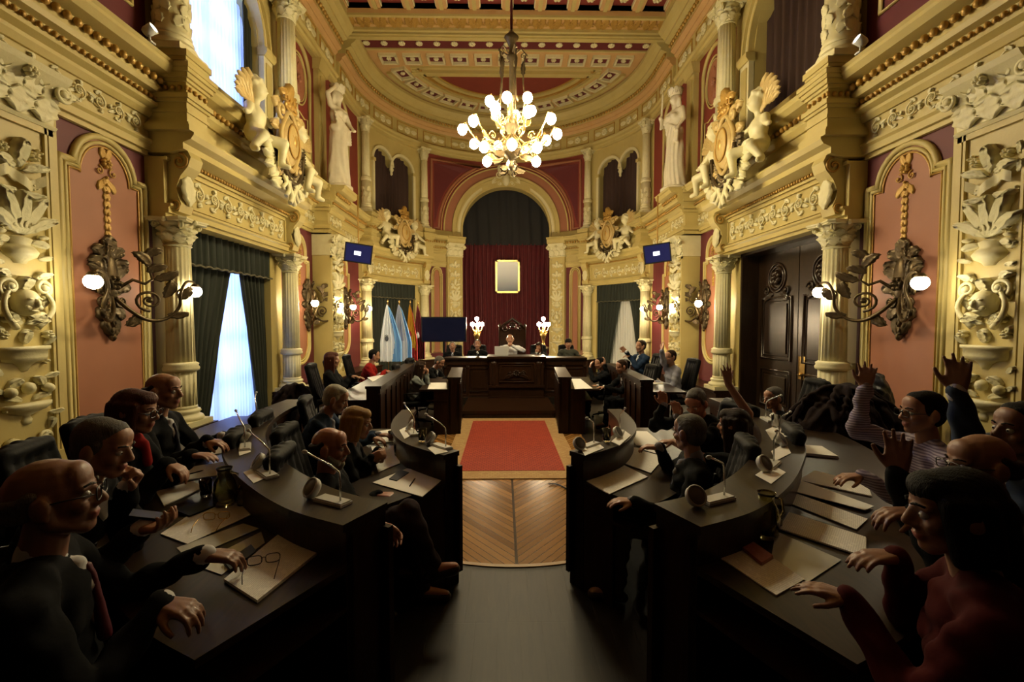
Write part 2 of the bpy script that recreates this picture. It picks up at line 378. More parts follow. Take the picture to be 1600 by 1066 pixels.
# upper entablature + ceiling cornice
def ent_top(mb,w,u0,u1):
    sweep(mb,w,[(-.02,8.25),(.1,8.25),(.1,8.33),(.14,8.36),(.14,8.44),(.18,8.48),(.18,8.52),(-.02,8.52)],u0,u1)
    wbox(mb,w,u0,u1,-.02,.07,8.52,9.05,0)
    n=max(1,round((u1-u0)/1.15)); st=(u1-u0)/n
    for i in range(n):
        a=u0+st*i+.12;b=u0+st*(i+1)-.12
        wbox(mb,w,a,b,.05,.10,8.58,8.60,1); wbox(mb,w,a,b,.05,.10,8.96,8.98,1)
        wbox(mb,w,a,a+.02,.05,.10,8.6,8.96,1); wbox(mb,w,b-.02,b,.05,.10,8.6,8.96,1)
        rosette(mb,lambda p,q,h:w(p,.07+h,q),(a+b)/2,8.78,.14,.04,2,8)
        for q in (-1,1): leaf(mb,lambda p,r,h:w(p,.07+h,r),(a+b)/2+q*.17,8.78,PI/2-q*PI/2,.26,.14,.035,0,2)
    sweep(mb,w,[(-.02,9.05),(.1,9.05),(.16,9.12),(.16,9.16),(.26,9.22),(.26,9.27),(-.02,9.27)],u0,u1,3)
    balls(mb,w,u0,u1,.30,9.34,.05,.13,1)
    sweep(mb,w,[(-.02,9.27),(.26,9.27),(.26,9.40),(.42,9.46),(.42,9.52),(.52,9.60),(.60,9.72),(.60,9.82),(-.02,9.82)],u0,u1)
for s in (-1,1):
    mb=MB(); ent_top(mb,W(s),2.5,12.6); trim(mb,TM)
    mb=MB(); ent_top(mb,W(s),12.9,UC); trim(mb,TM)
# ------------------------------------------------------------ ceiling
CM=[M['ochre'],M['gilt'],M['red'],M['cream'],M['cream2'],M['red2']]
mb=MB(); mb.box((-5.1,-3.1,10.06),(5.1,13.4,10.5),5); mb.box((-5.1,13.4,9.86),(5.1,20,10.5),0)
fc=lambda a,b,z:(a,b,z)
nx=10; sx=8.4/nx
for j in range(13):
    y=12.2-j*.9; mb.box((-4.2,y-.15,9.92),(4.2,y+.15,10.06),0); mb.box((-4.2,y-.05,9.89),(4.2,y+.05,9.92),3)
for i in range(nx+1):
    x=-4.2+i*sx; mb.box((x-.13,1.3,9.918),(x+.13,12.2,10.06),0); mb.box((x-.05,1.3,9.885),(x+.05,12.2,9.92),3)
for j in range(8):
    for i in range(nx):
        cx=-4.2+(i+.5)*sx; cy=11.75-j*.9
        for k,(t,zz,mi) in enumerate(((.285,9.96,4),)):
            for q in (-1,1):
                mb.box((cx-t,cy+q*t*1.15-.02,zz),(cx+t,cy+q*t*1.15+.02,10.06),mi); mb.box((cx+q*t-.02,cy-t*1.15,zz),(cx+q*t+.02,cy+t*1.15,10.06),mi)
        rosette(mb,lambda a,b,h:(a,b,10.05-h),cx,cy,.13,.06,4,6)
for q in (-1,1): mb.box((q*4.2-.12 if q<0 else 4.1,-3,9.82),(q*4.1 if q<0 else 4.22,12.2,10.3),3)
# transverse beam with carved soffit
mb.box((-5,12.05,9.80),(5,13.05,10.4),0)
for y0,y1,z in ((12.05,12.13,9.74),(12.60,12.68,9.72),(12.74,13.02,9.70)): mb.box((-4.7,y0,z),(4.7,y1,9.8),3)
mb.box((-4.7,12.8,9.66),(4.7,12.95,9.70),3)
for i in range(44):
    cx=-4.5+i*9/43; f2=lambda a,b,h:(a,b,9.80-h)
    leaf(mb,f2,cx,12.15,PI/2,.42,.17,.07,.4*(-1)**i,1)
    spiral(mb,f2,cx+.1,12.38,.07,0,1.2,(-1)**i,.012,.05,1)
# rosette band
mb.box((-4.2,13.10,9.84),(4.2,13.62,9.86),2)
for y in (13.09,13.63): mb.box((-4.3,y-.03,9.80),(4.3,y+.03,9.86),3)
for i in range(17): rosette(mb,lambda a,b,h:(a,b,9.84-h),-4.0+i*.5,13.36,.11,.035,4,8)
def coffer(cx,cy,rot,wx,wy):
    c,s_=cos(rot),sin(rot); f=lambda a,b,z:(cx+c*a-s_*b,cy+s_*a+c*b,z)
    mb.box((-wx,-wy,9.85),(wx,wy,9.86),2,f)
    for t,zz,mi,th in ((1.05,9.77,4,.03),):
        for q in (-1,1):
            mb.box((-wx*t-th,q*wy*t-th,zz),(wx*t+th,q*wy*t+th,9.86),mi,f); mb.box((q*wx*t-th,-wy*t,zz),(q*wx*t+th,wy*t,9.86),mi,f)
    rosette(mb,lambda a,b,h:f(a,b,9.85-h),0,0,min(wx,wy)*.42,.05,4,6)
for i in range(11): coffer(-3.55+i*.71,14.12,0,.22,.2)
for y0,y1,z in ((14.55,14.66,9.80),(14.78,14.88,9.76),(14.95,15.06,9.80)): mb.box((-3.0,y0,z),(3.0,y1,9.86),3)
for k in range(13):
    a=.33+(PI-.66)*k/12; coffer(3.5*cos(a),13.8+3.5*sin(a),a+PI/2,.26,.2)
def ring(r0,r1,z,mi,a0=.28,a1=PI-.28,n=48):
    P=[]
    for i in range(n+1):
        a=a0+(a1-a0)*i/n; c,s_=cos(a),sin(a); P.append([(r*c,13.8+r*s_,zz) for r,zz in ((r0,9.86),(r0,z),(r1,z),(r1,9.86))])
    mb.grid(P,mi,cv=True,sm=False,caps=True)
ring(3.0,3.12,9.78,3); ring(3.85,3.98,9.78,3); ring(2.85,2.92,9.8,1); 
ring(2.62,2.74,9.78,3,.5,PI-.5); ring(2.54,2.58,9.81,1,.52,PI-.52)
for k in range(40):
    a=.42+(PI-.84)*k/39; leaf(mb,lambda p,q,h:(p,q,9.86-h),2.76*cos(a),13.8+2.76*sin(a),a,.2,.13,.05,0,1)
dd=[(x,15.1) for x in (-2.19,2.19)]+[(2.54*cos(a),13.8+2.54*sin(a)) for a in [.54+(PI-1.08)*i/30 for i in range(31)]]
mb.prism(dd,lambda a,b,h:(a,b,h),9.84,9.87,5)
mb.build('ceiling',CM,kind='structure')
# big arch mouldings
mb=MB()
def archring(mb,f,uc,zs,r0,r1,h0,h1,mi=0,n=40,legs=.4,a0=0,a1=PI):
    P=[]
    pts=[(1,-legs)]*0
    for i in range(n+1):
        a=a0+(a1-a0)*i/n; P.append([f(uc+r*cos(a),zs+r*sin(a),h) for r,h in ((r0,h0),(r0,h1),(r1,h1),(r1,h0))])
    mb.grid(P,mi,cv=True,sm=False,caps=True)
    if legs:
        for q in (-1,1):
            x0,x1=sorted((uc+q*r0,uc+q*r1)); P=[[f(x,z,h) for x,h in ((x0,h0),(x0,h1),(x1,h1),(x1,h0))] for z in (zs-legs,zs)]
            mb.grid(P,mi,cv=True,sm=False,caps=True)
def fb(a,b,h):  # a measured from the apse centre line
    return W(-1)(UC+a,h,b) if a<=0 else W(1)(UC-a,h,b)
for r0,r1,h,mi in ((1.78,1.86,.10,0),(1.86,1.98,.05,2),(1.98,2.04,.09,0),(2.04,2.12,.06,0),(2.12,2.22,.12,0),(2.22,2.52,.03,4),(2.52,2.57,.06,0),(2.64,2.67,.04,3)): archring(mb,fb,0,5.5,r0,r1,-.01,h,mi,legs=.36)
trim(mb,TM+[M['salmon']])
# reveal of the arch (cream, deep)
mb=MB(); P=[]
for i in range(25):
    a=PI*i/24; P.append([(1.80*cos(a),18.35,5.5+1.80*sin(a)),(1.80*cos(a),18.9,5.5+1.80*sin(a)),(2.1*cos(a),18.9,5.5+2.1*sin(a)),(2.1*cos(a),18.35,5.5+2.1*sin(a))])
mb.grid(P,0,cv=True,sm=False,caps=True); trim(mb,TM)
mb=MB()
# keystone cartouche over the arch
f=lambda a,b,h:fb(a,b,h+.08)
mb.ball((0,7.55,.06),(.16,.26,.12),12,8,2,f)
for q in (-1,1):
    spiral(mb,f,q*.28,7.75,.15,0,1.5,q,.03,.06,2); spiral(mb,f,q*.24,7.4,.12,0,1.5,-q,.025,.06,2); leaf(mb,f,q*.1,7.8,PI/2-q*.9,.4,.2,.08,q,2); leaf(mb,f,q*.15,7.6,PI/2-q*1.6,.5,.2,.08,-q,2)
leaf(mb,f,0,7.8,PI/2,.35,.25,.1,0,2)
mb.build('keystone_cartouche',TM,label='pale scrolled cartouche at the crown of the great arch',cat='ornament')

mb=MB(); mb.tube([(.42+.5*t,5.2-.35*t+.06*sin(t*9),.018) for t in [i/14 for i in range(15)]],.008,6); mb.build('floor_cable',M['black'],label='thin black cable lying across the right corner of the tan carpet border',cat='cable')
# ------------------------------------------------------------ columns
def cyl(c,R):   # wrap ornament frame (a=arc length, b=height, h=out) round a vertical cylinder
    return lambda a,b,h:(c[0]+(R+h)*cos(a/R),c[1]+(R+h)*sin(a/R),c[2]+b)
def base_mesh(R,ped=0):
    mb=MB(); k=R/.17
    mb.box((-.25*k,-.25*k,0),(.25*k,.25*k,.07*k))
    mb.lathe([(0,.07*k),(.24*k,.07*k),(.25*k,.10*k),(.235*k,.13*k),(.20*k,.15*k),(.195*k,.17*k),(.215*k,.19*k),(.205*k,.215*k),(.175*k,.23*k),(0,.23*k)],n=24)
    return mb.mesh('base',M['cream2'])
def shaft_mesh(R,z0,z1,ring,carved=False):
    mb=MB()
    if carved:
        mb.lathe([(R*1.12,z0),(R*1.16,z0+.04),(R*1.02,z0+.08),(R*1.02,ring-.05)],n=24)
        f=cyl((0,0,0),R*1.02)
        for j in range(int((ring-z0-.2)/.16)):
            for i in range(8):
                a=(i+.5*(j%2))*2*PI*R*1.02/8; leaf(mb,f,a,z0+.1+j*.16,PI/2+.3*(-1)**i,.17,.11,.035,.5*(-1)**i)
    else:
        mb.lathe([(R*1.03,z0),(R*1.03,z0+.02),(R,z0+.04)],n=48); mb.lathe([(R,z0+.04),(R,ring-.05)],n=72,flute=18,fd=.09)
    mb.lathe([(R,ring-.05),(R*1.2,ring-.035),(R*1.24,ring),(R*1.14,ring+.03),(R*1.2,ring+.055),(R*.97,ring+.08)],n=32)
    mb.lathe([(R*.97,ring+.08),(R*.86,z1-.03)],n=72,flute=18,fd=.09)
    mb.lathe([(R*.86,z1-.03),(R*.98,z1-.015),(R*.86,z1)],n=32)
    return mb.mesh('shaft',M['cream2'])
def cap_mesh(R,H):
    mb=MB(); r=R*.86; mb.lathe([(r,0),(r*1.02,H*.4),(r*1.15,H*.7),(r*1.45,H*.86),(0,H*.86)],n=24)
    f=cyl((0,0,0),r)
    for j,(n,zz,L) in enumerate(((8,.0,.45),(8,.22,.45))):
        for i in range(n):
            a=(i+.5*j)*2*PI*r/n; leaf(mb,lambda p,q,h:f(p,q,h*(.6+2.2*(q-zz*H)/(L*H))),a,zz*H,PI/2,L*H,2*PI*r/n*1.05,.035,0,0,3)
    for i in range(4):
        an=PI/4+i*PI/2; ux,uy=cos(an),sin(an)
        g=lambda a,b,h:(ux*(r*1.05+a)-uy*h,uy*(r*1.05+a)+ux*h,b)
        for q in (-1,1): spiral(mb,lambda a,b,h,q=q:g(a,b,q*(h+.004)),r*.55,H*.74,H*.14,PI,1.5,-1,.014,.012)
        mb.box((0,-.012,H*.55),(r*.5,.012,H*.85),0,lambda x,y,z:g(x,z,y))
    w=R*1.5; pts=[]
    for i in range(4):
        a=PI/4+i*PI/2
        for q in (-.13,.13): pts.append((w*1.32*cos(a+q),w*1.32*sin(a+q)))
        m=a+PI/4; pts.append((w*.86*cos(m),w*.86*sin(m)))
    mb.prism(pts,lambda a,b,h:(a,b,h),H*.86,H*.93); mb.prism([(a*1.05,b*1.05) for a,b in pts],lambda a,b,h:(a,b,h),H*.93,H)
    for i in range(4):
        a=i*PI/2; mb.ball((w*.95*cos(a),w*.95*sin(a),H*.9),(.03,.03,.035),8,5)
    return mb.mesh('capital',M['cream2'])
CB=base_mesh(.17); CS=shaft_mesh(.17,.23,2.42,.78); CC=cap_mesh(.17,.33)
UB=base_mesh(.19); US=shaft_mesh(.19,.25,2.55,1.05,True); UCp=cap_mesh(.19,.38)
locl={6.2:'nearest the camera',9.4:'far side of the big bay',14.68:'at the start of the apse',17.72:'inside the apse'}
def what(s,u,low):
    if low: return {6.2:'near side of the %s'%('tall curtained window' if s<0 else 'dark double door'),9.4:'far side of the %s'%('tall curtained window' if s<0 else 'dark double door'),14.68:'outer side of the apse window with %s'%('the flags' if s<0 else 'the grey sheer curtain'),17.72:'inner side of the apse window with %s'%('the flags' if s<0 else 'the grey sheer curtain')}[u]
    return {6.2:'near side of the %s'%('blue lit arched window' if s<0 else 'dark upper arch'),9.4:'far side of the %s'%('blue lit arched window' if s<0 else 'dark upper arch'),14.68:'outer side of the %s twin arch'%SD[s],17.72:'inner side of the %s twin arch'%SD[s]}[u]
for s in (-1,1):
    for u in (6.2,9.4,14.68,17.72):
        d=.25 if u<10 else .16
        t=thing('column','cream fluted column with leafy capital, '+what(s,u,1),'column',W(s)(u,d,.5),wrot(s,u))
        for n,me in (('base',CB),('shaft',CS),('capital',CC)): put(n,me,t,(0,0,2.42 if n=='capital' else 0))
        t=thing('upper_column','upper storey column with carved drum, '+what(s,u,0),'column',W(s)(u,d+.02,5.34),wrot(s,u))
        k=1 if u<10 else .88
        for n,me in (('base',UB),('shaft',US),('capital',UCp)):
            o=put(n,me,t,(0,0,2.55 if n=='capital' else 0)); 
        if u>10: t.scale=(k*.8,k*.8,1)
# dado / bench running round the room
for s in (-1,1):
    w=W(s); mb=MB()
    for a,b in ((-2.9,6.5),(9.1,15.0),(17.4,19.38)):
        sweep(mb,w,[(-.02,0),(.50,0),(.50,.44),(.54,.46),(.54,.5),(-.02,.5)],a,b)
    mb.build('baseboard_'+SD[s],M['wood'],kind='structure')
# ------------------------------------------------------------ wall panels with mouldings
def outline(hw,zb,zs,r,zt,round_bottom=False):
    p=[]
    if round_bottom:
        p+=[(hw,zb+hw)]; p+=[(hw*cos(a),zb+hw*.9+hw*.9*sin(a)) for a in [-PI*i/12 for i in range(0,13)]]; p=p[1:][::1]
        p=[(hw*cos(a),zb+hw*.9+hw*.9*sin(a)) for a in [-PI*i/12 for i in range(13)]]
    else: p=[(hw,zb),(-hw,zb)]
    p+=[(-hw,zs-.05),(-hw,zs),(-r,zs),(-r,zt-r)]
    p+=[(-r*cos(a),zt-r+r*sin(a)) for a in [PI*i/14 for i in range(1,15)]]
    p+=[(r,zs),(hw,zs),(hw,zs-.05)]
    return p
def scaleo(p,k,cz): 
    xs=max(abs(a) for a,b in p); zs=[b for a,b in p]; h=(max(zs)-min(zs))/2; c=(max(zs)+min(zs))/2
    return [(a*(xs-k)/xs,c+(b-c)*(h-k)/h) for a,b in p]
def mould(mb,w,uc,p,rad,h,mi):
    mb.tube([w(uc+a,h,b) for a,b in p],rad,6,mi,closed=True)
PM=[M['cream'],M['gilt'],M['salmon'],M['cream2']]
def wall_panel(s,uc,hw,zb,zs,r,zt,label,rb=False,drop=True,field='salmon'):
    w=W(s); p=outline(hw,zb,zs,r,zt,rb); t=thing('wall_panel',label,'panel',w(uc,0,zb),wrot(s,uc)); inv=t.matrix_basis.inverted()
    wl=lambda a,b,h:tuple(inv@V(w(a,b,h)))
    mb=MB(); mb.prism(scaleo(p,.03,0),lambda a,b,h:wl(uc+a,h,b),.001,.012); mb.build('field',M[field],t)
    mb=MB(); mould(mb,wl,uc,p,.038,.02,0); mould(mb,wl,uc,scaleo(p,.065,0),.022,.02,0); mb.build('frame',M['cream'],t)
    mb=MB(); mould(mb,wl,uc,scaleo(p,.105,0),.012,.02,0); mb.build('bead',M['gilt'],t)
    if drop:
        mb=MB(); f=lambda a,b,h:wl(uc+a,.012+h,b); z=zt-.28
        rosette(mb,f,0,z,.07,.04,0,7)
        for q in (-1,1):
            spiral(mb,f,q*.09,z-.1,.055,PI/2,1.2,q,.009,.02); leaf(mb,f,0,z+.03,PI/2-q*.7,.16,.07,.03,q)
            leaf(mb,f,0,z-.2,PI/2-q*2,.17,.07,.03,-q)
        for i in range(8):
            zz=z-.16-i*.085
            for q in (-1,1): leaf(mb,f,0,zz,-PI/2+q*.55,.10,.05*(1-i*.06),.025,-q*.8)
            mb.ball((0,zz,.02),(.018,.02,.02),6,4,0,f)
        mb.build('leaf_drop',M['gilt'],t)
    return t
for s in (-1,1):
    S=SD[s]
    wall_panel(s,5.40,.56,.56,3.62,.40,4.0,'tall salmon arched panel on the %s wall behind the nearest wall lamp'%S)
    wall_panel(s,10.35,.46,.95,3.3,.32,3.85,'narrow salmon panel on the %s wall just past the big bay'%S,True)
    wall_panel(s,13.1,.50,.95,3.3,.34,3.85,'salmon panel on the %s wall by the hanging screen'%S,True)
    wall_panel(s,18.33,.22,.7,3.75,.2,4.0,'slim salmon panel in the apse, %s of the presiding bench'%S,False,False)
    # upper storey oval panels
    for uc in (10.5,13.1):
        w=W(s); t=thing('oval_panel','brick red upper panel with oval moulding, %s wall, %s'%(S,'nearer side of the tall statue' if uc<11 else 'far side of the tall statue'),'panel',w(uc,0,5.45),wrot(s,uc))
        inv=t.matrix_basis.inverted(); wl=lambda a,b,h:tuple(inv@V(w(a,b,h))); hw=.55 if uc<11 else .62
        P=[(hw,5.5),(-hw,5.5),(-hw,7.6)]+[(-hw*cos(a),7.6+hw*sin(a)) for a in [PI*i/14 for i in range(1,14)]]+[(hw,7.6)]
        mb=MB(); mould(mb,wl,uc,P,.05,.02,0); O=[((hw-.15)*cos(a),7.35+.56*sin(a)) for a in [2*PI*i/28 for i in range(28)]]
        mould(mb,wl,uc,O,.02,.02,0); mould(mb,wl,uc,[(a*.86,7.35+(b-7.35)*.88) for a,b in O],.012,.02,0)
        k=hw-.13; mould(mb,wl,uc,[(k,5.62),(-k,5.62),(-k,6.6),(-k*.6,6.55),(0,6.62),(k*.6,6.55),(k,6.6)],.018,.02,0)
        mb.build('frame',M['cream'],t)
        mb=MB(); f=lambda a,b,h:wl(uc+a,.01+h,b); mb.prism([(a*.84,7.35+(b-7.35)*.86) for a,b in O],lambda a,b,h:wl(uc+a,h,b),.001,.01)
        rosette(mb,f,0,7.35,.1,.05,0,8); leaf(mb,f,0,7.45,PI/2,.25,.12,.04); leaf(mb,f,0,7.25,-PI/2,.25,.12,.04)
        mb.build('medallion',M['salmon'],t)
    w=W(s); mb=MB()
    mould(mb,w,0,[(4.7,5.8),(5.85,5.8),(5.85,8.0),(4.7,8.0)],.03,.02,0); mould(mb,w,0,[(3.0,5.8),(4.45,5.8),(4.45,8.0),(3.0,8.0)],.03,.02,0)
    mb.prism([(4.8,5.9),(5.75,5.9),(5.75,7.9),(4.8,7.9)],lambda a,b,h:w(a,h,b),.001,.01,2); mb.prism([(3.1,5.9),(4.35,5.9),(4.35,7.9),(3.1,7.9)],lambda a,b,h:w(a,h,b),.001,.01,2)
    trim(mb,[M['cream'],M['gilt'],M['ochre']])
    # spandrel panel frames beside the great arch
    mb=MB(); P=[(-3.05,5.5),(-3.05,8.05),(-1.03,8.05)]+[(-2.75*cos(t),5.5+2.75*sin(t)) for t in [math.radians(68-5.67*i) for i in range(1,13)]]
    mould(mb,w,UC,P,.06,.0,0); trim(mb,[M['salmon']])
    mb=MB(); P=[(-2.93,5.62),(-2.93,7.93),(-1.35,7.93)]+[(-2.87*cos(t),5.5+2.87*sin(t)) for t in [math.radians(58-7*i) for i in range(0,8)]]
    mb.prism(P,lambda a,b,h:w(UC+a,h,b),.001,.008,0); trim(mb,[M['red']])
# upper arch mouldings of the big upper bays and pilaster jambs
for s in (-1,1):
    w=W(s); f=lambda a,b,h:w(a,h,b); mb=MB()
    for r0,r1,h,mi in ((1.1,1.17,.12,0),(1.17,1.3,.07,2),(1.3,1.36,.13,0)): archring(mb,f,7.75,7.05,r0,r1,-.01,h,mi,legs=0)
    for q in (-1,1):
        a,b=sorted((7.75+q*1.1,7.75+q*1.42)); wbox(mb,w,a,b,-.01,.1,5.15,6.9,2); wbox(mb,w,a+.06,b-.06,.1,.12,5.5,6.8,0); sweep(mb,w,[(-.01,6.9),(.13,6.9),(.17,6.97),(.17,7.05),(-.01,7.05)],a-.02,b+.02)
    # hanging pendant at the crown
    mb.lathe([(0,7.35),(.05,7.4),(.09,7.5),(.05,7.56),(.12,7.66),(.15,7.8),(.1,7.9),(.16,8.1)],fn=None,n=10,mi=2,c=(s*(RX+.15),7.75,0)) 
    trim(mb,TM)
    # twin arch mouldings and pendant in the apse
    mb=MB()
    for c in (15.875,16.825): archring(mb,f,c,7.3,.475,.56,-.01,.06,2,n=16,legs=0)
    for u in (15.32,17.3): wbox(mb,w,u,u+.1,-.01,.08,5.2,7.3,2); wbox(mb,w,u-.02,u+.12,-.01,.11,7.22,7.32,0)
    p=w(16.35,.0,0); mb.lathe([(0,7.0),(.05,7.05),(.04,7.12),(.09,7.2),(.06,7.27),(.1,7.34)],n=8,mi=2,c=(p[0],p[1],0))
    trim(mb,TM)
# ------------------------------------------------------------ carved pilasters
def carve1(mb,f,W2,z0,z1):
    # candelabrum composition: a in -W2..W2, b z0..z1
    L=lambda a,b,an,l,w_,h=.06,c=0: leaf(mb,f,a,b,an,l*.9,w_*.62,h*1.15,c,0,5)
    mb.ball((-.16*W2/.25,z0+.14,.03),(.06,.04,.05),8,6,0,f)
    for q in (-1,1):
        spiral(mb,f,q*.14,z0+.12,.07,0,1.4,q,.016,.03); L(q*.05,z0+.02,PI/2-q*1.0,.22,.1,.05,q)
    hvase(mb,f,0,z0+.28,[(.0,0),(.04,.0),(.05,.04),(.03,.08),(.17,.13),(.22,.17),(.22,.2),(0,.2)],.5)
    for q in (-1,1):
        L(q*.16,z0+.62,PI/2+q*.4,.16,.1,.06,q); mb.ball((q*.17,z0+.6,.04),(.045,.05,.05),8,6,0,f); L(q*.05,z0+.5,PI/2-q*.9,.18,.08,.05,-q)
    mb.ball((0,z0+.62,.03),(.05,.06,.05),8,6,0,f)
    hvase(mb,f,0,z0+.78,[(0,0),(.03,.0),(.06,.05),(.10,.08),(.19,.10),(.2,.13),(.2,.19),(.23,.2),(.23,.23),(0,.23)],.5)
    for q in (-1,1): rosette(mb,f,q*.2,z0+1.12,.045,.05,0,5)
    L(0,z0+1.03,PI/2,.16,.12,.06)
    for k in range(26):   # sprigs and berries filling the ground
        yy=z0+.1+(z1-z0-.2)*((k*.618)%1); q=1 if k%2 else -1; xx=q*(.13+.09*((k*.37)%1))
        if k%3: L(xx,yy,PI/2-q*(.4+1.6*((k*.77)%1)),.13,.07,.05,q*.9)
        else:
            for j in range(3): mb.ball((xx+.022*cos(j*2.1),yy+.022*sin(j*2.1),.02),(.015,.015,.022),6,4,0,f)
    # mask cartouche
    c=z0+1.42
    mb.ball((0,c,.03),(.11,.13,.10),12,8,0,f); mb.ball((0,c-.01,.12),(.022,.05,.035),6,5,0,f)
    for q in (-1,1):
        mb.ball((q*.045,c+.03,.11),(.025,.014,.02),6,4,0,f); mb.ball((q*.05,c-.05,.10),(.035,.03,.02),6,4,0,f)
        spiral(mb,f,q*.15,c+.14,.09,-PI/2 if q>0 else -PI/2,1.5,q,.022,.06)
        pts=[f(q*(.09+.13*sin(t)),c-.24+.42*t/PI,.04+.03*sin(t)) for t in [PI*i/10 for i in range(11)]]; mb.tube(pts,lambda t:.022*(1.3-t*.6),6)
        L(q*.05,c-.12,PI/2-q*2.2,.17,.1,.08,q*.8); L(q*.12,c+.2,PI/2-q*.4,.18,.1,.07,-q*1.6); L(q*.02,c-.2,PI/2-q*1.3,.2,.09,.07,q)
    mb.ball((0,c-.08,.10),(.05,.014,.02),8,4,0,f)
    L(0,c+.1,PI/2,.16,.14,.09)
    # shell vase
    v=c+.36
    hvase(mb,f,0,v,[(0,0),(.05,0),(.07,.03),(.14,.07),(.16,.11),(.13,.15),(.09,.18),(.11,.23),(.06,.25),(0,.25)],.6)
    for q in (-1,1):
        L(q*.1,v+.2,PI/2-q*1.2,.15,.1,.06,-q*1.5); mb.ball((q*.19,v+.27,.03),(.05,.025,.04),8,5,0,f)
    # fan of big leaves
    for q,l in ((-1,.42),(1,.42),(-.45,.55),(.45,.55),(0,.5)): L(q*.03,v+.27,PI/2-q*.75,l*.9,.13,.09,-q*.5)
    b=v+.78
    # ribbon banner and leaves
    P=[]
    for i in range(15):
        a=-.2+.4*i/14; P.append([f(a,b+.05*sin(i*.5)-.05,.05+.02*sin(i)),f(a,b+.05*sin(i*.5)+.05,.05+.02*sin(i))])
    mb.grid(P,0)
    for q in (-1,1):
        L(q*.04,b+.08,PI/2-q*.9,.24,.12,.09,-q*.9); L(q*.02,b-.1,PI/2-q*2.1,.24,.1,.07,q); rosette(mb,f,q*.14,b+.24,.05,.05,0,6)
    L(0,b+.1,PI/2,.3,.14,.1)
    t=b+.42
    while t<z1-.25:
        for q in (-1,1):
            spiral(mb,f,q*.13,t+.1,.08,-PI/2,1.4,q,.018,.04); L(0,t,PI/2-q*.7,.3,.13,.08,-q*.9)
        L(0,t+.02,PI/2,.28,.13,.09); mb.ball((0,t+.02,.04),(.04,.04,.05),8,5,0,f); t+=.36
def pilaster(s,u0,u1,d,z0,z1,label,name='carved_pilaster',dense=1,capd=.2):
    w=W(s); uc=(u0+u1)/2; t=thing(name,label,'pilaster',w(uc,0,z0),wrot(s,uc)); inv=t.matrix_basis.inverted()
    wl=lambda a,b,h:tuple(inv@V(w(a,b,h))); hw=(u1-u0)/2
    mb=MB(); wbox(mb,wl,u0,u1,-.01,d,z0,z1); 
    for a,b in ((u0,u0+.045),(u0+.06,u0+.085),(u1-.045,u1),(u1-.085,u1-.06)): wbox(mb,wl,a,b,d,d+.03,z0,z1)
    wbox(mb,wl,u0,u1,d,d+.03,z1-.06,z1); wbox(mb,wl,u0-.02,u1+.02,-.01,d+.05,z0,z0+.12)
    mb.build('body',M['cream'],t)
    mb=MB(); k=(hw-.09)/.25
    f=lambda a,b,h:wl(uc+a*k,d+h*min(1.15,k+.2),b)
    carve1(mb,f,.25,z0+.16,z1-.1); mb.build('carving',M['cream2'],t)
    # capital: flaring block with acanthus and corner volutes
    H=.5; mb=MB()
    sweep(mb,wl,[(-.01,z1),(d+.04,z1),(d+.06,z1+.03),(d+.02,z1+.06),(d+.05,z1+H*.6),(d+capd,z1+H*.9),(d+capd+.03,z1+H),(-.01,z1+H)],u0-.02,u1+.02)
    for row,(zz,l) in enumerate(((z1+.04,.24),(z1+.18,.26))):
        n=3+row
        for i in range(n):
            a=u0+(u1-u0)*(i+.5)/n; leaf(mb,lambda p,q,h:wl(p,d+.04+h*(1+2.2*(q-z1)),q),a,zz,PI/2,l,(u1-u0)/n*1.0,.06,0,0,3)
    for q in (-1,1):
        g=lambda a,b,h,q=q:wl(uc+q*(hw+.0)+a,d+.1+h,b); spiral(mb,g,0,z1+H*.72,.1,PI/2,1.6,-q,.022,.05)
        leaf(mb,g,-q*.05,z1+H*.62,PI/2-q*.9,.2,.1,.07,-q)
    rosette(mb,lambda a,b,h:wl(uc+a,d+capd*.8+h,b),0,z1+H*.8,.06,.05,0,6)
    mb.build('capital',M['cream2'],t); return t
for s in (-1,1):
    S=SD[s]
    pilaster(s,3.98,4.66,.12,.5,3.78,'broad carved pilaster with masks and leaves at the %s edge of the view'%S)
    pilaster(s,11.1,11.92,.42,.5,3.5,'yellow lit carved pier under the %s statue'%S)
    pilaster(s,18.72,19.36,.16,.5,4.42,'carved pilaster %s of the presiding bench arch'%S)
    w=W(s); mb=MB()
    wbox(mb,w,4.70,4.78,-.01,.07,.5,4.02); wbox(mb,w,3.88,3.95,-.01,.07,.5,4.02); trim(mb,TM)
    # ledge breaking forward over the pier, with plinth for the statue
    mb=MB(); ent_low(mb,w,11.02,12.0,.36); wbox(mb,w,11.35,11.8,-.01,.12,5.15,8.25); sweep(mb,w,[(-.01,8.0),(.16,8.0),(.22,8.25),(-.01,8.25)],11.3,11.85)
    for z0,z1,q in ((4.02,4.08,.03),(4.12,4.2,.06),(4.54,4.6,.04),(4.62,4.68,.06),(4.80,4.88,.05),(5.0,5.08,.06),(5.08,5.15,.09)): wbox(mb,w,11.02-q,12.0+q,-.01,.42+q,z0,z1)
    wbox(mb,w,11.45,11.7,.12,.15,5.4,7.9); trim(mb,TM)
    mb=MB(); sweep(mb,w,[(-.02,4.92),(.36,4.92),(.4,4.97),(.42,5.08),(.5,5.12),(.5,5.16),(-.02,5.16)],18.62,19.42); trim(mb,TM)
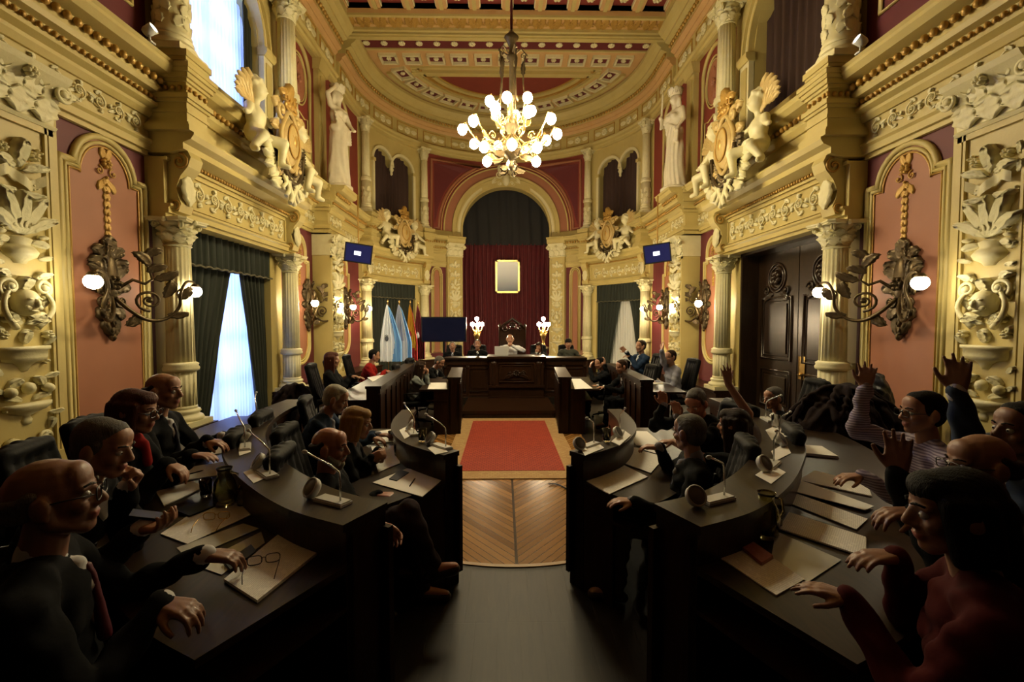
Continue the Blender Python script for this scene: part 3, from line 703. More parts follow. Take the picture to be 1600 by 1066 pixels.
# ------------------------------------------------------------ curtains, windows, doors
def drape(mb,f,zt,zb,eL,eR,folds,amp,mi=0,nz=18,nu=None,ph=0):
    nu=nu or folds*8; P=[]
    for j in range(nz+1):
        z=zt+(zb-zt)*j/nz; a,b=eL(z),eR(z); row=[]
        for i in range(nu+1):
            t=i/nu; row.append(f(a+(b-a)*t, amp*(sin(t*folds*2*PI+ph+.5*sin(z*2+ph))+.35*sin(t*folds*4.3*PI+z)), z))
        P.append(row)
    mb.grid(P,mi)
def frame_win(name,s,u0,u1,z0,z1,d,arch=False,mats=None):
    w=W(s); mb=MB()
    for a in (u0,(u0+u1)/2-.04,u1-.08): wbox(mb,w,a,a+.08,d-.06,d,z0,z1)
    n=4
    for i in range(n+1): z=z0+(z1-z0-.06)*i/n; wbox(mb,w,u0,u1,d-.05,d-.005,z,z+.06)
    wbox(mb,w,u0,u1,d-.04,d-.03,z0,z1,1)
    mb.build(name,[M['wood'],M['glass']],kind='structure')
M['glass']=mat('window_glass',(.9,.95,1),.02,trans=1)
gl=M['glass'].node_tree; 
M['ply']=mat('dark_reveal',(.02,.011,.006),.5)
frame_win('window_1',-1,6.5,9.1,.02,3.25,-.40); frame_win('window_2',-1,6.65,8.85,5.6,8.15,-.40)
frame_win('window_3',-1,15.0,17.4,.02,3.25,-.42); frame_win('window_4',1,15.0,17.4,.02,3.25,-.42)
lin=lambda a,b,z0,z1:(lambda z:a+(b-a)*(z-z0)/(z1-z0))
# left window: sheer + two drapes + valance
w=W(-1)
mb=MB(); drape(mb,lambda a,h,z:w(a,-.27+h,z),3.22,.03,lambda z:6.55,lambda z:9.05,26,.018,nz=6); mb.build('sheer_curtain',M['sheer'],label='white sheer curtain glowing blue with daylight in the tall left window',cat='curtain')
def eg(z): # opening edge of near drape
    t=max(0,min(1,(3.0-z)/2.97)); return 8.16-.95*t**.85
def eg2(z): t=max(0,min(1,(3.0-z)/2.97)); return 8.20+.55*t**.9
mb=MB(); drape(mb,lambda a,h,z:w(a,-.12+h,z),3.2,.03,lambda z:6.5,eg,9,.035,nz=24); mb.build('velvet_drape',M['velvet'],label='dark green velvet drape on the near side of the tall left window',cat='curtain')
mb=MB(); drape(mb,lambda a,h,z:w(a,-.12+h,z),3.2,.03,eg2,lambda z:9.1,6,.035,nz=24); mb.build('velvet_drape',M['velvet'],label='dark green velvet drape on the far side of the tall left window',cat='curtain')
def valance(s,u0,u1,zt,zb,d,label,mat_='velvet'):
    w=W(s); t=thing('valance',label,'curtain',w((u0+u1)/2,d,zb)); L=Matrix.Translation(-V(w((u0+u1)/2,d,zb)))
    g=lambda a,h,z:tuple(L@V(w(a,d+h,z)))
    mb=MB(); drape(mb,g,zt,zb,lambda z:u0,lambda z:u1,16,.03,nz=4); mb.build('skirt',M[mat_],t)
    mb=MB(); mb.tube([g(u0+(u1-u0)*i/60,.035+.01*sin(i*2),zb+.02+.012*sin(i*1.3)) for i in range(61)],.018,6); mb.build('fringe',M['fringe'],t)
M['fringe']=mat('dull_braid_fringe',(.10,.09,.05),.7)
valance(-1,6.5,9.1,3.25,2.72,-.0,'gathered dark green valance across the top of the tall left window')
# upper left window sheer
mb=MB(); drape(mb,lambda a,h,z:w(a,-.25+h,z),8.15,5.5,lambda z:6.65,lambda z:8.85,22,.02,nz=6); mb.build('sheer_curtain',M['sheer'],label='white sheer curtain glowing blue in the upper left arched window',cat='curtain')
mb=MB(); drape(mb,lambda a,h,z:w(a,-.12+h,z),8.1,5.5,lambda z:8.55,lambda z:8.86,3,.03,nz=6); mb.build('velvet_drape',M['velvet'],label='dark drape bunched at the far edge of the upper left window',cat='curtain')
# apse windows
mb=MB(); drape(mb,lambda a,h,z:w(a,-.12+h,z),3.2,.03,lambda z:15.0,lambda z:17.4,16,.04,nz=8); mb.build('velvet_drape',M['velvet'],label='closed dark green drapes behind the row of flags',cat='curtain')
valance(-1,15.0,17.4,3.25,2.72,.0,'dark green valance above the flags')
valance(1,15.0,17.4,3.25,2.62,.0,'olive fringed valance over the grey sheer curtain in the apse')
w=W(1)
mb=MB(); drape(mb,lambda a,h,z:w(a,-.24+h,z),3.2,.03,lambda z:15.02,lambda z:17.38,20,.035,nz=16); o=mb.build('sheer_curtain',M['sheerg'] if 'sheerg' in M else mat('grey_sheer',(.55,.55,.5),.8),label='grey white sheer curtain falling in a cone in the right apse window',cat='curtain')
mb=MB(); drape(mb,lambda a,h,z:w(a,-.1+h,z),3.2,.03,lambda z:15.0,lambda z:16.05-.72*(max(0,2.9-z)/2.9)**.8,6,.04,nz=16); mb.build('velvet_drape',M['velvet'],label='dark green drape on the near side of the right apse window',cat='curtain')
mb=MB(); drape(mb,lambda a,h,z:w(a,-.1+h,z),3.2,.03,lambda z:16.35+.55*(max(0,2.9-z)/2.9),lambda z:17.4,6,.04,nz=16); mb.build('velvet_drape',M['velvet'],label='dark green drape on the inner side of the right apse window',cat='curtain')
# dark brown cloths in the upper openings
M['brownc']=mat('dark_brown_cloth',(.035,.014,.009),.8)
for s in (-1,1):
    w=W(s); mb=MB(); drape(mb,lambda a,h,z:w(a,-.2+h,z),8.0,5.2,lambda z:15.35,lambda z:17.35,12,.04,nz=4); mb.build('brown_curtain',M['brownc'],label='dark brown curtain closing the twin arch on the %s of the apse'%SD[s],cat='curtain')
w=W(1); mb=MB(); drape(mb,lambda a,h,z:w(a,-.22+h,z),8.2,5.2,lambda z:6.6,lambda z:8.9,10,.05,nz=4); mb.build('brown_curtain',M['brownc'],label='dark brown curtain in the upper right arch',cat='curtain')
# maroon hanging behind the bench and dark cloth above
mb=MB(); drape(mb,lambda a,h,z:(a,19.35+h,z),5.18,0,lambda z:-2.0,lambda z:2.0,22,.06,nz=10); mb.build('maroon_hanging',M['maroonv'],label='deep maroon velvet hanging behind the presiding bench',cat='curtain')
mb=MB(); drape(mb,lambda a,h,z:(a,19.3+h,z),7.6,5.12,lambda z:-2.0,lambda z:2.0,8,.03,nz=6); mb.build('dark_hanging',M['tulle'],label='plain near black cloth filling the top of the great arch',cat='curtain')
# right double door
w=W(1); mb=MB()
wbox(mb,w,6.5,6.56,-.45,.04,0,3.25); wbox(mb,w,9.04,9.1,-.45,.04,0,3.25); wbox(mb,w,6.5,9.1,-.45,.04,3.2,3.26)
trim(mb,[M['doorwood']])
for k,(a,b) in enumerate(((6.56,7.79),(7.81,9.04))):
    mb=MB(); wbox(mb,w,a,b,-.36,-.30,.02,3.2)
    for x0,x1,z0,z1 in ((a+.16,b-.16,.3,1.0),(a+.16,b-.16,1.2,2.35)):
        mould(mb,w,0,[(x0,z0),(x1,z0),(x1,z1),(x0,z1)],.028,-.29,0); mould(mb,w,0,[(x0+.07,z0+.07),(x1-.07,z0+.07),(x1-.07,z1-.07),(x0+.07,z1-.07)],.014,-.29,0)
        wbox(mb,w,x0+.12,x1-.12,-.3,-.27,z0+.12,z1-.12)
    c=(a+b)/2; f=lambda p,q,h:w(p,-.30+h,q)
    for r in (.26,.2): mould(mb,w,0,[(c+r*cos(t),2.72+r*sin(t)) for t in [2*PI*i/24 for i in range(24)]],.022,-.29,0)
    rosette(mb,f,c,2.72,.15,.06,0,7)
    for q in (-1,1): spiral(mb,f,c+q*.3,2.48,.1,0,1.4,q,.02,.03); leaf(mb,f,c+q*.1,2.42,PI/2-q*1.6,.3,.12,.05,-q)
    o=mb.build('door_%d'%(k+1),M['doorwood'],kind='structure')
    if k==0:
        hb=MB(); wbox(hb,w,7.58,7.72,-.30,-.285,.92,1.3); p=w(7.65,-.27,1.0); hb.ball(p,.035,10,8); hb.tube([w(7.65,-.285,1.0),w(7.65,-.22,1.0),w(7.56,-.21,1.0)],.013,8)
        mould(hb,w,0,[(7.575,.915),(7.725,.915),(7.725,1.305),(7.575,1.305)],.008,-.283,0); hb.build('door_handle',M['brass'],o)
# ------------------------------------------------------------ sconces
def sconce_proto(gm):
    t=thing('sconce','x','wall lamp',(0,0,0))
    f=lambda a,b,h:(a,-h,b)
    mb=MB(); mb.ball((0,0.1,.04),(.10,.28,.05),12,8,0,f)
    for q in (-1,1):
        for z,l,an in ((.05,.32,.35),(-.05,.26,.9),(.2,.26,.7),(-.2,.22,2.2),(-.28,.3,2.8),(.32,.22,.5)): leaf(mb,f,q*.03,z,PI/2-q*an,l,.13,.07,-q*1.2)
        spiral(mb,f,q*.13,-.16,.09,PI/2,1.5,q,.016,.05)
    leaf(mb,f,0,.3,PI/2,.3,.16,.08); leaf(mb,f,0,-.25,-PI/2,.34,.16,.08); mb.ball((0,-.58,.04),(.03,.05,.04),8,6,0,f); rosette(mb,f,0,.05,.1,.1)
    mb.build('backplate',M['bronze'],t)
    for q in (-1,1):
        mb=MB(); pts=[]
        for i in range(25):
            a=-PI*.5+2.3*PI*.0+i/24*1.0
        C=[(0.03,-.06,-.12),(.12,-.16,-.27),(.27,-.25,-.38),(.44,-.34,-.36),(.55,-.42,-.22),(.53,-.46,-.04),(.60,-.48,.10),(.70,-.5,.12),(.75,-.5,.06)]
        def cr(P,n=6):
            o=[]
            for i in range(len(P)-1):
                p0,p1,p2,p3=[V(P[max(0,min(len(P)-1,i+k))]) for k in (-1,0,1,2)]
                for j in range(n):
                    t_=j/n; o.append(.5*((2*p1)+(p2-p0)*t_+(2*p0-5*p1+4*p2-p3)*t_**2+(3*p1-p0-3*p2+p3)*t_**3))
            return o+[V(P[-1])]
        mb.tube([(q*p[0],p[1],p[2]) for p in cr(C)],lambda t_:.024-.008*t_,8)
        # C scroll, tall leafy upright and tendrils lying along the arm plane
        g=lambda a,b,h,q=q:(q*a,-(.06+a*.62)-h,b)
        spiral(mb,g,.30,-.14,.13,-PI/2,1.8,-1,.018,0); spiral(mb,g,.62,-.05,.08,PI/2,1.4,1,.012,0)
        mb.tube([g(a,b,0) for a,b in ((.05,.0),(.16,.10),(.26,.06),(.33,.12),(.30,.26),(.24,.36),(.27,.44))],lambda t_:.02*(1-t_*.4),7)
        for a,b,an,l,c in ((.30,.28,1.9,.22,1),(.28,.2,.9,.2,-1),(.33,.12,.2,.26,.8),(.42,-.1,.9,.25,.9),(.45,-.30,-.4,.2,1.2),(.2,-.3,-1.8,.2,-1),(.55,-.1,.5,.2,1),(.28,.38,1.3,.18,-1.5)):
            leaf(mb,g,a,b,an,l,.09,.05,c)
        mb.build('arm',M['bronze'],t)
        mb=MB(); mb.lathe([(0,.10),(.03,.10),(.055,.07),(.05,.055),(.0,.055)],n=12,c=(q*.75,-.5,0)); mb.build('socket',M['bronze'],t)
        mb=MB(); mb.ball((q*.75,-.5,0),(.078,.078,.075),16,10); mb.build('globe',M[gm],t)
    return t
SPs={'globe2n':sconce_proto('globe2n'),'globe2':sconce_proto('globe2')}; used=set()
for s in (-1,1):
    for u,wd in ((5.37,'nearest the camera'),(10.7,'by the narrow panel past the big bay'),(13.2,'nearest the apse')):
        loc=W(s)(u,.02,2.3); lab='bronze two globe lamp on the %s wall, %s'%(SD[s],wd)
        gm='globe2n' if u<6 else 'globe2'; SP=SPs[gm]
        if gm not in used: used.add(gm); SP.location=loc; SP.rotation_euler=(0,0,wrot(s,u)); SP['label']=lab; SP['group']='bronze wall lamps'
        else: dup(SP,loc,wrot(s,u),lab,'bronze wall lamps')
# ------------------------------------------------------------ chandelier
CH=thing('chandelier','large gilt chandelier with many glowing globes hanging from the ceiling','chandelier',(0.03,7.6,5.0))
mb=MB(); mb.tube([(0,0,1.6+i*.1) for i in range(36)],lambda t:.022+.004*sin(t*120),8); mb.build('cord',M['maroonv'],CH)
mb=MB(); mb.lathe([(0,-.62),(.03,-.6),(.06,-.54),(.03,-.48),(.05,-.44),(.14,-.36),(.17,-.26),(.11,-.16),(.05,-.1),(.07,0),(.12,.08),(.09,.18),(.04,.24),(.035,.5),(.07,.56),(.04,.62),(.035,1.15),(.08,1.2),(.05,1.26),(.03,1.35),(.08,1.46),(.12,1.52),(.06,1.58),(.02,1.64),(0,1.66)],n=16)
for k in range(5):
    a=2*PI*k/5; f=lambda p,q,h:((.04+p)*cos(a)-h*sin(a),(.04+p)*sin(a)+h*cos(a),q)
    mb.tube([f(p,q,0) for p,q in ((.02,1.25),(.12,1.34),(.2,1.25),(.16,1.1),(.15,.8),(.19,.5),(.28,.36))],.013,6); spiral(mb,f,.16,1.22,.06,0,1.3,1,.01,0)
    leaf(mb,f,.15,.9,PI/2,.25,.07,.03); leaf(mb,f,.1,-.35,-.6,.25,.12,.04,1); leaf(mb,f,.02,-.55,-.9,.2,.1,.03,1.3)
mb.build('stem',M['bronze'],CH)
rings=[(6,.36,.42,.3,.30),(10,.78,.02,.0,-.05),(6,.50,-.36,.5,-.22)]
for n,R,zz,ph,z0 in rings:
    for k in range(n):
        a=2*PI*(k+ph)/n; rr=R*(1+.06*sin(k*2.3+n)); zg=zz+.07*sin(k*3.1+n)
        f=lambda p,q,h:(p*cos(a)-h*sin(a),p*sin(a)+h*cos(a),q)
        mb=MB(); mb.tube([f(p,q,0) for p,q in ((.06,z0),(rr*.35,z0-.18),(rr*.65,z0-.16),(rr*.85,zg-.02),(rr*.93,zg+.12),(rr,zg+.10))],.012,6)
        spiral(mb,f,rr*.5,z0-.08,.07,0,1.3,1,.01,0); leaf(mb,f,rr*.6,z0-.16,.4,.18,.07,.03,.8)
        mb.lathe([(0,.10),(.03,.10),(.045,.075),(0,.07)],n=8,c=(rr*cos(a),rr*sin(a),zg)); mb.build('arm',M['brass'],CH)
        mb=MB(); mb.ball((rr*cos(a),rr*sin(a),zg),(.078,.078,.088),14,9); mb.build('globe',M['globe'],CH)
# ------------------------------------------------------------ reading points of the photograph at a known depth or height
RC=camo.rotation_euler.to_matrix()
def ray(px,py): return RC@V(((px-800)/711,(533-py)/711,-1))
def at(px,py,Y): d=ray(px,py); return V((-.1,0,1.9))+d*(Y/d.y)
def on(px,py,z): d=ray(px,py); return V((-.1,0,1.9))+d*((z-1.9)/d.z)
def cr2(P,n=8):
    o=[]
    for i in range(len(P)-1):
        p=[V((*P[max(0,min(len(P)-1,i+k))],0)) for k in (-1,0,1,2)]
        for j in range(n):
            t=j/n; o.append(.5*((2*p[1])+(p[2]-p[0])*t+(2*p[0]-5*p[1]+4*p[2]-p[3])*t*t+(3*p[1]-p[0]-3*p[2]+p[3])*t**3))
    return o+[V((*P[-1],0))]
def pathbox(mb,pts,out,o0,o1,z0,z1,mi=0,i0=0,i1=None,inv=None):
    i1=len(pts)-1 if i1 is None else i1; P=[]
    for i in range(i0,i1+1):
        t=(pts[min(i+1,len(pts)-1)]-pts[max(i-1,0)]).normalized(); n=V((-t.y,t.x,0))*out; p=pts[i]
        P.append([(p.x+n.x*o,p.y+n.y*o,z) for o,z in ((o0,z0),(o1,z0),(o1,z1),(o0,z1))])
    mb.grid(P,mi,cv=True,sm=False,caps=True)
def desk(label,P,out,lw,lz,td,tz,fz=0,panels=True):
    pts=cr2(P) if len(P)>2 else [V((*P[0],0)).lerp(V((*P[1],0)),i/8) for i in range(9)]
    t=thing('council_desk',label,'desk',(pts[0].x,pts[0].y,0)); L=V((pts[0].x,pts[0].y,0)); pts=[p-L for p in pts]; h=lw/2
    mb=MB(); pathbox(mb,pts,out,-h-.015,h+.015,lz-.035,lz); pathbox(mb,pts,out,-h,h,lz-.06,lz-.035); mb.build('ledge',M['woodx'],t)
    mb=MB(); pathbox(mb,pts,out,-h+.01,-h+.05,0,lz-.06); pathbox(mb,pts,out,h-.04,h-.005,fz,lz-.06)
    pathbox(mb,pts,out,-h-.005,-h+.02,0,.12); pathbox(mb,pts,out,-h,-h+.02,lz-.16,lz-.06)
    n=len(pts)-1; k=max(1,n//5)
    for i in range(0,n,k):
        for q in (i,):
            t_=(pts[min(q+1,n)]-pts[max(q-1,0)]).normalized(); nn=V((-t_.y,t_.x,0))*out; c=pts[q]+nn*(-h)
            f=lambda a,b,z,c=c,t_=t_,nn=nn:(c.x+t_.x*a+nn.x*b,c.y+t_.y*a+nn.y*b,z); mb.box((-.035,-.012,.1),(.035,.02,lz-.1),0,f)
    mb.build('front_panel',M['wood'],t)
    mb=MB(); pathbox(mb,pts,out,h-.01,h+td,tz-.03,tz); mb.build('desktop',M['woodx'],t)
    mb=MB(); pathbox(mb,pts,out,h,h+td-.12,tz-.2,tz-.18); mb.build('shelf',M['wood'],t)
    for e in (0,len(pts)-1):
        mb=MB(); t_=(pts[1]-pts[0] if e==0 else pts[-1]-pts[-2]).normalized(); nn=V((-t_.y,t_.x,0))*out; c=pts[e]; sg=1 if e==0 else -1
        f=lambda a,b,z:(c.x+sg*t_.x*a+nn.x*b,c.y+sg*t_.y*a+nn.y*b,z)
        mb.box((0,-h,0),(.03,h,lz-.06),0,f)
        if panels: mb.box((.005,h,fz),(.03,h+td*.5,tz-.03),0,f)
        mb.build('end_panel',M['wood'],t)
    return t
LO=[(-.71,2.0),(-1.0,2.16),(-1.32,2.44),(-1.62,2.77),(-1.9,3.16),(-2.12,3.6),(-2.26,4.05),(-2.33,4.5),(-2.34,5.0)]
LI=[(-.47,3.2),(-.63,3.34),(-.83,3.56),(-1.0,3.94),(-1.08,4.34),(-1.1,4.8)]
mir=lambda P,k=1:[(-x+.0*k,y) for x,y in P]
RO=[(.66,1.96),(.96,2.11),(1.28,2.39),(1.58,2.74),(1.87,3.14),(2.1,3.6),(2.24,4.05),(2.31,4.5),(2.32,5.0)]
RI=[(.42,3.18),(.60,3.32),(.80,3.54),(.98,3.92),(1.06,4.32),(1.08,4.8)]
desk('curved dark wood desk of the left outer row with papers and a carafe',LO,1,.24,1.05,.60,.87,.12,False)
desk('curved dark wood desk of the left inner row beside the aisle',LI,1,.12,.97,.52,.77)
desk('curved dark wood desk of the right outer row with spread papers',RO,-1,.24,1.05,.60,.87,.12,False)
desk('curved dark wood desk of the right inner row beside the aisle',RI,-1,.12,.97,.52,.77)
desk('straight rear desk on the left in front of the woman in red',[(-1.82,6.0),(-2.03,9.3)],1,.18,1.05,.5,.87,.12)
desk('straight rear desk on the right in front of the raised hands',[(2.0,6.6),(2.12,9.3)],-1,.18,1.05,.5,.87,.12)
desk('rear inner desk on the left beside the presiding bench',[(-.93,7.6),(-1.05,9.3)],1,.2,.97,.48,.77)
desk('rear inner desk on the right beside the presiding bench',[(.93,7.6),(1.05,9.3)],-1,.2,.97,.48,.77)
# low platforms under the outer rows
for s,P in ((-1,LO),(1,RO)):
    mb=MB(); q=[(p[0]*1.03,p[1]) for p in P]+[(s*1.95,6.0),(s*2.15,9.4),(s*4.2,9.4),(s*4.2,-2.9),(s*1.1,-2.9),(s*.78,1.3)]
    mb.prism(q,lambda a,b,h:(a,b,h),0,.12); mb.build('floor_%d'%(2 if s<0 else 3),M['planks'],kind='structure')
# ------------------------------------------------------------ presiding bench
mb=MB(); mb.box((-.9,8.86,0),(.9,10.4,.13)); mb.box((-.92,8.84,.10),(.92,10.4,.16)); 
for x in (-.6,0,.6): mb.box((x-.25,8.85,.03),(x+.25,8.87,.09))
mb.build('floor_4',M['wood'],kind='structure')
mb=MB(); mb.box((-1.9,10.4,0),(2.2,13.6,.16)); mb.build('floor_5',M['planks'],kind='structure')
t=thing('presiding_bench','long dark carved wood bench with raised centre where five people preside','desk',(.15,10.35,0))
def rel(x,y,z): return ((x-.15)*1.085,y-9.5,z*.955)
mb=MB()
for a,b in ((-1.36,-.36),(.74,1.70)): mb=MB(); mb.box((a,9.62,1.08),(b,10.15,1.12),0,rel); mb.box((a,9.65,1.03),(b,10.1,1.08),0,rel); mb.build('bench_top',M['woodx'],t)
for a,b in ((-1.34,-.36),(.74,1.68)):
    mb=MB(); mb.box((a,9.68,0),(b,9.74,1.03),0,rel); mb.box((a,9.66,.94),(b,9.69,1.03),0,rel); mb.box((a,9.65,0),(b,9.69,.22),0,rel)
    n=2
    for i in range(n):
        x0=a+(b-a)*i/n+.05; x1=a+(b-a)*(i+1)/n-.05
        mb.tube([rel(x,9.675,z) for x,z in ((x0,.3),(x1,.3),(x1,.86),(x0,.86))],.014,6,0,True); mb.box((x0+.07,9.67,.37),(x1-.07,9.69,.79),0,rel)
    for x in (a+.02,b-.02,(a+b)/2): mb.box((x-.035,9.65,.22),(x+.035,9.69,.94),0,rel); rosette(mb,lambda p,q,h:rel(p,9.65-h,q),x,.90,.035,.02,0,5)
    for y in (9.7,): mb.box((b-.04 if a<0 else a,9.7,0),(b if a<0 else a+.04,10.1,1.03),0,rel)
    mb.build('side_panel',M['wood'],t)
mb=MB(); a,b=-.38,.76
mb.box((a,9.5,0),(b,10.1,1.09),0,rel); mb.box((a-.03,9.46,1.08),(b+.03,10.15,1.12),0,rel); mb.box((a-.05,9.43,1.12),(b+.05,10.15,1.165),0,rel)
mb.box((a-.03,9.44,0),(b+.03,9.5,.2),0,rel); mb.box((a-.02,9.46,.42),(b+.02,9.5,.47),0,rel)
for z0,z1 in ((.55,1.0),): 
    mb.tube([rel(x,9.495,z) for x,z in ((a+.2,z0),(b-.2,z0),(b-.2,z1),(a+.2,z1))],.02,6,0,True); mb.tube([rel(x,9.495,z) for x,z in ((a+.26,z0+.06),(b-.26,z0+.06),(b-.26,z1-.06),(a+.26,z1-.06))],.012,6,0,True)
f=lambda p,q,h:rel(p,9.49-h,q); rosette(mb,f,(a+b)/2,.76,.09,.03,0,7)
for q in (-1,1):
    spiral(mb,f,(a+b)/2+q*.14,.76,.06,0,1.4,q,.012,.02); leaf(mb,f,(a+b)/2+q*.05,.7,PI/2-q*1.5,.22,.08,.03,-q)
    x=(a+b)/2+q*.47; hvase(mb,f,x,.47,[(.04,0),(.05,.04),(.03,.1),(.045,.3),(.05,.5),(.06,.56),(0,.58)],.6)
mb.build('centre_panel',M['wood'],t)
# ------------------------------------------------------------ papers
def papermat(name,c,ink,sc=46):
    m=mat(name,c,.7); nt=m.node_tree; b=nt.nodes['Principled BSDF']; L=nt.links.new
    tc=nt.nodes.new('ShaderNodeTexCoord'); br=nt.nodes.new('ShaderNodeTexBrick'); br.inputs['Scale'].default_value=1
    br.inputs['Brick Width'].default_value=.05; br.inputs['Row Height'].default_value=.0085; br.inputs['Mortar Size'].default_value=.0028; br.offset=.37
    n=nt.nodes.new('ShaderNodeTexNoise'); n.inputs['Scale'].default_value=40; mm=nt.nodes.new('ShaderNodeMath'); mm.operation='GREATER_THAN'; mm.inputs[1].default_value=.38
    mm2=nt.nodes.new('ShaderNodeMath'); mm2.operation='MULTIPLY'
    L(tc.outputs['Object'],br.inputs['Vector']); L(tc.outputs['Object'],n.inputs['Vector']); L(n.outputs['Fac'],mm.inputs[0]); L(mm.outputs[0],mm2.inputs[0]); L(br.outputs['Fac'],mm2.inputs[1])
    mx=nt.nodes.new('ShaderNodeMix'); mx.data_type='RGBA'; mx.inputs['A'].default_value=(*c,1); mx.inputs['B'].default_value=(*ink,1); L(mm2.outputs[0],mx.inputs['Factor']); L(mx.outputs['Result'],b.inputs['Base Color']); return m
M['paper']=papermat('printed_paper',(.86,.84,.78),(.70,.68,.64)); M['blank']=mat('blank_paper',(.87,.85,.79),.7,noise=(.8,.77,.71),ns=5)
M['gloss']=mat('plastic_folder',(.5,.5,.48),.16); M['bluef']=mat('blue_folder',(.10,.11,.42),.4); M['blackg']=mat('black_glass',(.006,.006,.007),.4,spec=.2)
def sheet(label,quad,z,m='paper',th=.004,name='paper_sheet',cat='paper',group=None,flat=False):
    P=[on(x,y,z+th) for x,y in quad]; c=sum(P,V())/len(P); e=(P[1]-P[0]); rz=math.atan2(e.y,e.x); Rm=Matrix.Rotation(-rz,3,'Z')
    Q=[(Rm@(p-c)) for p in P]; mb=MB()
    mb.prism([(q.x,q.y) for q in Q],lambda a,b,h:(a,b,h),0,th)
    if th>.006:
        for k in range(3): mb.prism([(q.x*(1-.01*k)+.004*((-1)**k),q.y*(1.01-.01*k)) for q in Q],lambda a,b,h:(a,b,h),th*k/3,th*(k+.6)/3)
    return mb.build(name,M[m],label=label,cat=cat,group=group,loc=(c.x,c.y,z),rz=rz)
ZO,ZI=.871,.771
S_=[('thick stack of printed sheets under folded eyeglasses at the left desk end',[(350,905),(450,822),(512,850),(402,938)],ZO,'paper',.012),
('glossy grey plastic folder partly under the black phone',[(304,883),(408,831),(414,848),(346,898)],ZO,'gloss',.003),
('shiny clear folder catching the light beside the carafe',[(276,856),(380,818),(405,826),(293,873)],ZO,'gloss',.003),
('printed sheet under the gold wire eyeglasses on the left desk',[(251,834),(312,794),(397,783),(402,800),(293,850)],ZO,'paper',.004),
('open booklet lying in front of the man with his fist at his mouth',[(244,768),(300,752),(322,760),(256,790)],ZO,'blank',.006),
('long white sheets in front of the brown haired woman',[(228,760),(248,738),(369,718),(357,740)],ZO,'paper',.006),
('white sheets before the bald man in the dark suit',[(304,698),(369,684),(374,704),(321,712)],ZO,'blank',.005),
('violet blue folder near the bald man in the dark suit',[(278,713),(316,705),(322,710),(284,719)],ZO+.008,'bluef',.005),
('sheet at the far end of the left outer desk',[(345,682),(385,672),(392,680),(352,690)],ZO,'blank',.004),
('white sheet with phone and pen before the bearded man',[(582,754),(636,732),(698,743),(660,776)],ZI,'blank',.004),
('sheets in front of the blonde woman',[(580,698),(622,696),(625,724),(591,738)],ZI,'paper',.004),
('open white pad in front of the grey haired man on the left',[(572,676),(620,670),(617,690),(569,693)],ZI,'blank',.006),
('printed sheet nearest the aisle on the right inner desk',[(900,742),(963,721),(1012,745),(952,772)],ZI,'paper',.006),
('printed sheet with a pen beside the man in the black coat',[(967,721),(983,698),(1045,707),(1017,739)],ZI,'paper',.006),
('bright sheet in front of the man looking down',[(980,673),(1011,674),(1042,700),(994,696)],ZI,'blank',.006),
('wide printed sheet at the right desk end under the pink case',[(1097,852),(1150,832),(1257,905),(1213,930)],ZO,'paper',.005),
('glossy folder reflecting light at the right desk end',[(1212,830),(1315,875),(1262,910),(1205,872)],ZO+.001,'gloss',.003),
('long printed sheet pointing at the woman in red',[(1217,825),(1233,800),(1353,839),(1353,870)],ZO+.001,'paper',.008),
('printed sheets second from the woman in red',[(1233,786),(1239,769),(1356,811),(1338,827)],ZO,'paper',.005),
('narrow white sheets in the middle of the right outer desk',[(1242,768),(1250,750),(1366,791),(1352,797)],ZO+.008,'blank',.004),
('curled sheets before the man in the striped shirt',[(1248,750),(1273,735),(1355,756),(1362,775)],ZO,'paper',.008),
('white sheet beside the pile of coats',[(1236,694),(1284,697),(1310,713),(1239,706)],ZO,'blank',.02),
('sheets before the woman in the grey top',[(672,598),(698,598),(698,608),(668,608)],ZI,'blank',.005),
('sheets on the rear desk before the woman in red',[(574,590),(600,585),(604,589),(582,596)],ZO,'blank',.005),
('bright sheets before the man in the suit at the right rear',[(893,592),(907,592),(926,607),(898,608)],ZI,'blank',.005),
('sheet under the arm of the man in the grey shirt',[(1009,590),(1028,591),(1036,599),(1016,600)],ZO,'blank',.01)]
S_+=[('white leaflet on the left outer ledge beside the second microphone',[(380,738),(402,730),(420,745),(396,755)],1.051,'blank',.002),
('white leaflet on the left outer ledge near its far end',[(372,700),(388,694),(392,706),(374,712)],1.051,'blank',.002),
('large white leaflet on the right outer ledge beside the second microphone',[(1180,742),(1206,726),(1228,738),(1205,756)],1.051,'blank',.002),
('white leaflet on the right outer ledge beside the third microphone',[(1205,705),(1228,692),(1236,708),(1212,720)],1.051,'blank',.002),
('white leaflet at the far end of the right outer ledge',[(1196,672),(1216,664),(1230,682),(1206,688)],1.051,'blank',.002),
('crumpled sheet on the left inner ledge nearest the aisle',[(668,700),(684,694),(700,706),(680,710)],.971,'blank',.003),
('white sheet on the left inner ledge behind the glasses',[(624,672),(640,664),(650,676),(632,686)],.971,'blank',.003),
('white sheet on the right inner ledge nearest the aisle',[(908,702),(935,692),(944,700),(914,712)],.971,'blank',.003),
('white sheet curving over the right inner ledge',[(955,690),(975,672),(986,680),(968,696)],.971,'blank',.003)]
for i_,a in enumerate(S_): sheet(a[0],a[1],a[2]+.0006*(i_%5),*a[3:])
sheet('black phone on the sheet before the bearded man',[(608,748),(625,734),(639,738),(620,751)],ZI+.004,'blackg',.008,'mobile_phone','phone')
sheet('long black phone on the grey folder at the left desk end',[(350,878),(392,851),(400,861),(360,890)],ZO+.004,'blackg',.012,'mobile_phone','phone')
sheet('dark notebook beside the carafe on the left desk',[(268,795),(330,780),(336,790),(296,806)],ZO+.004,'blackg',.01,'notebook','notebook')
M['pink']=mat('pink_patterned_case',(.30,.03,.05),.4,noise=(.5,.25,.25),ns=60)
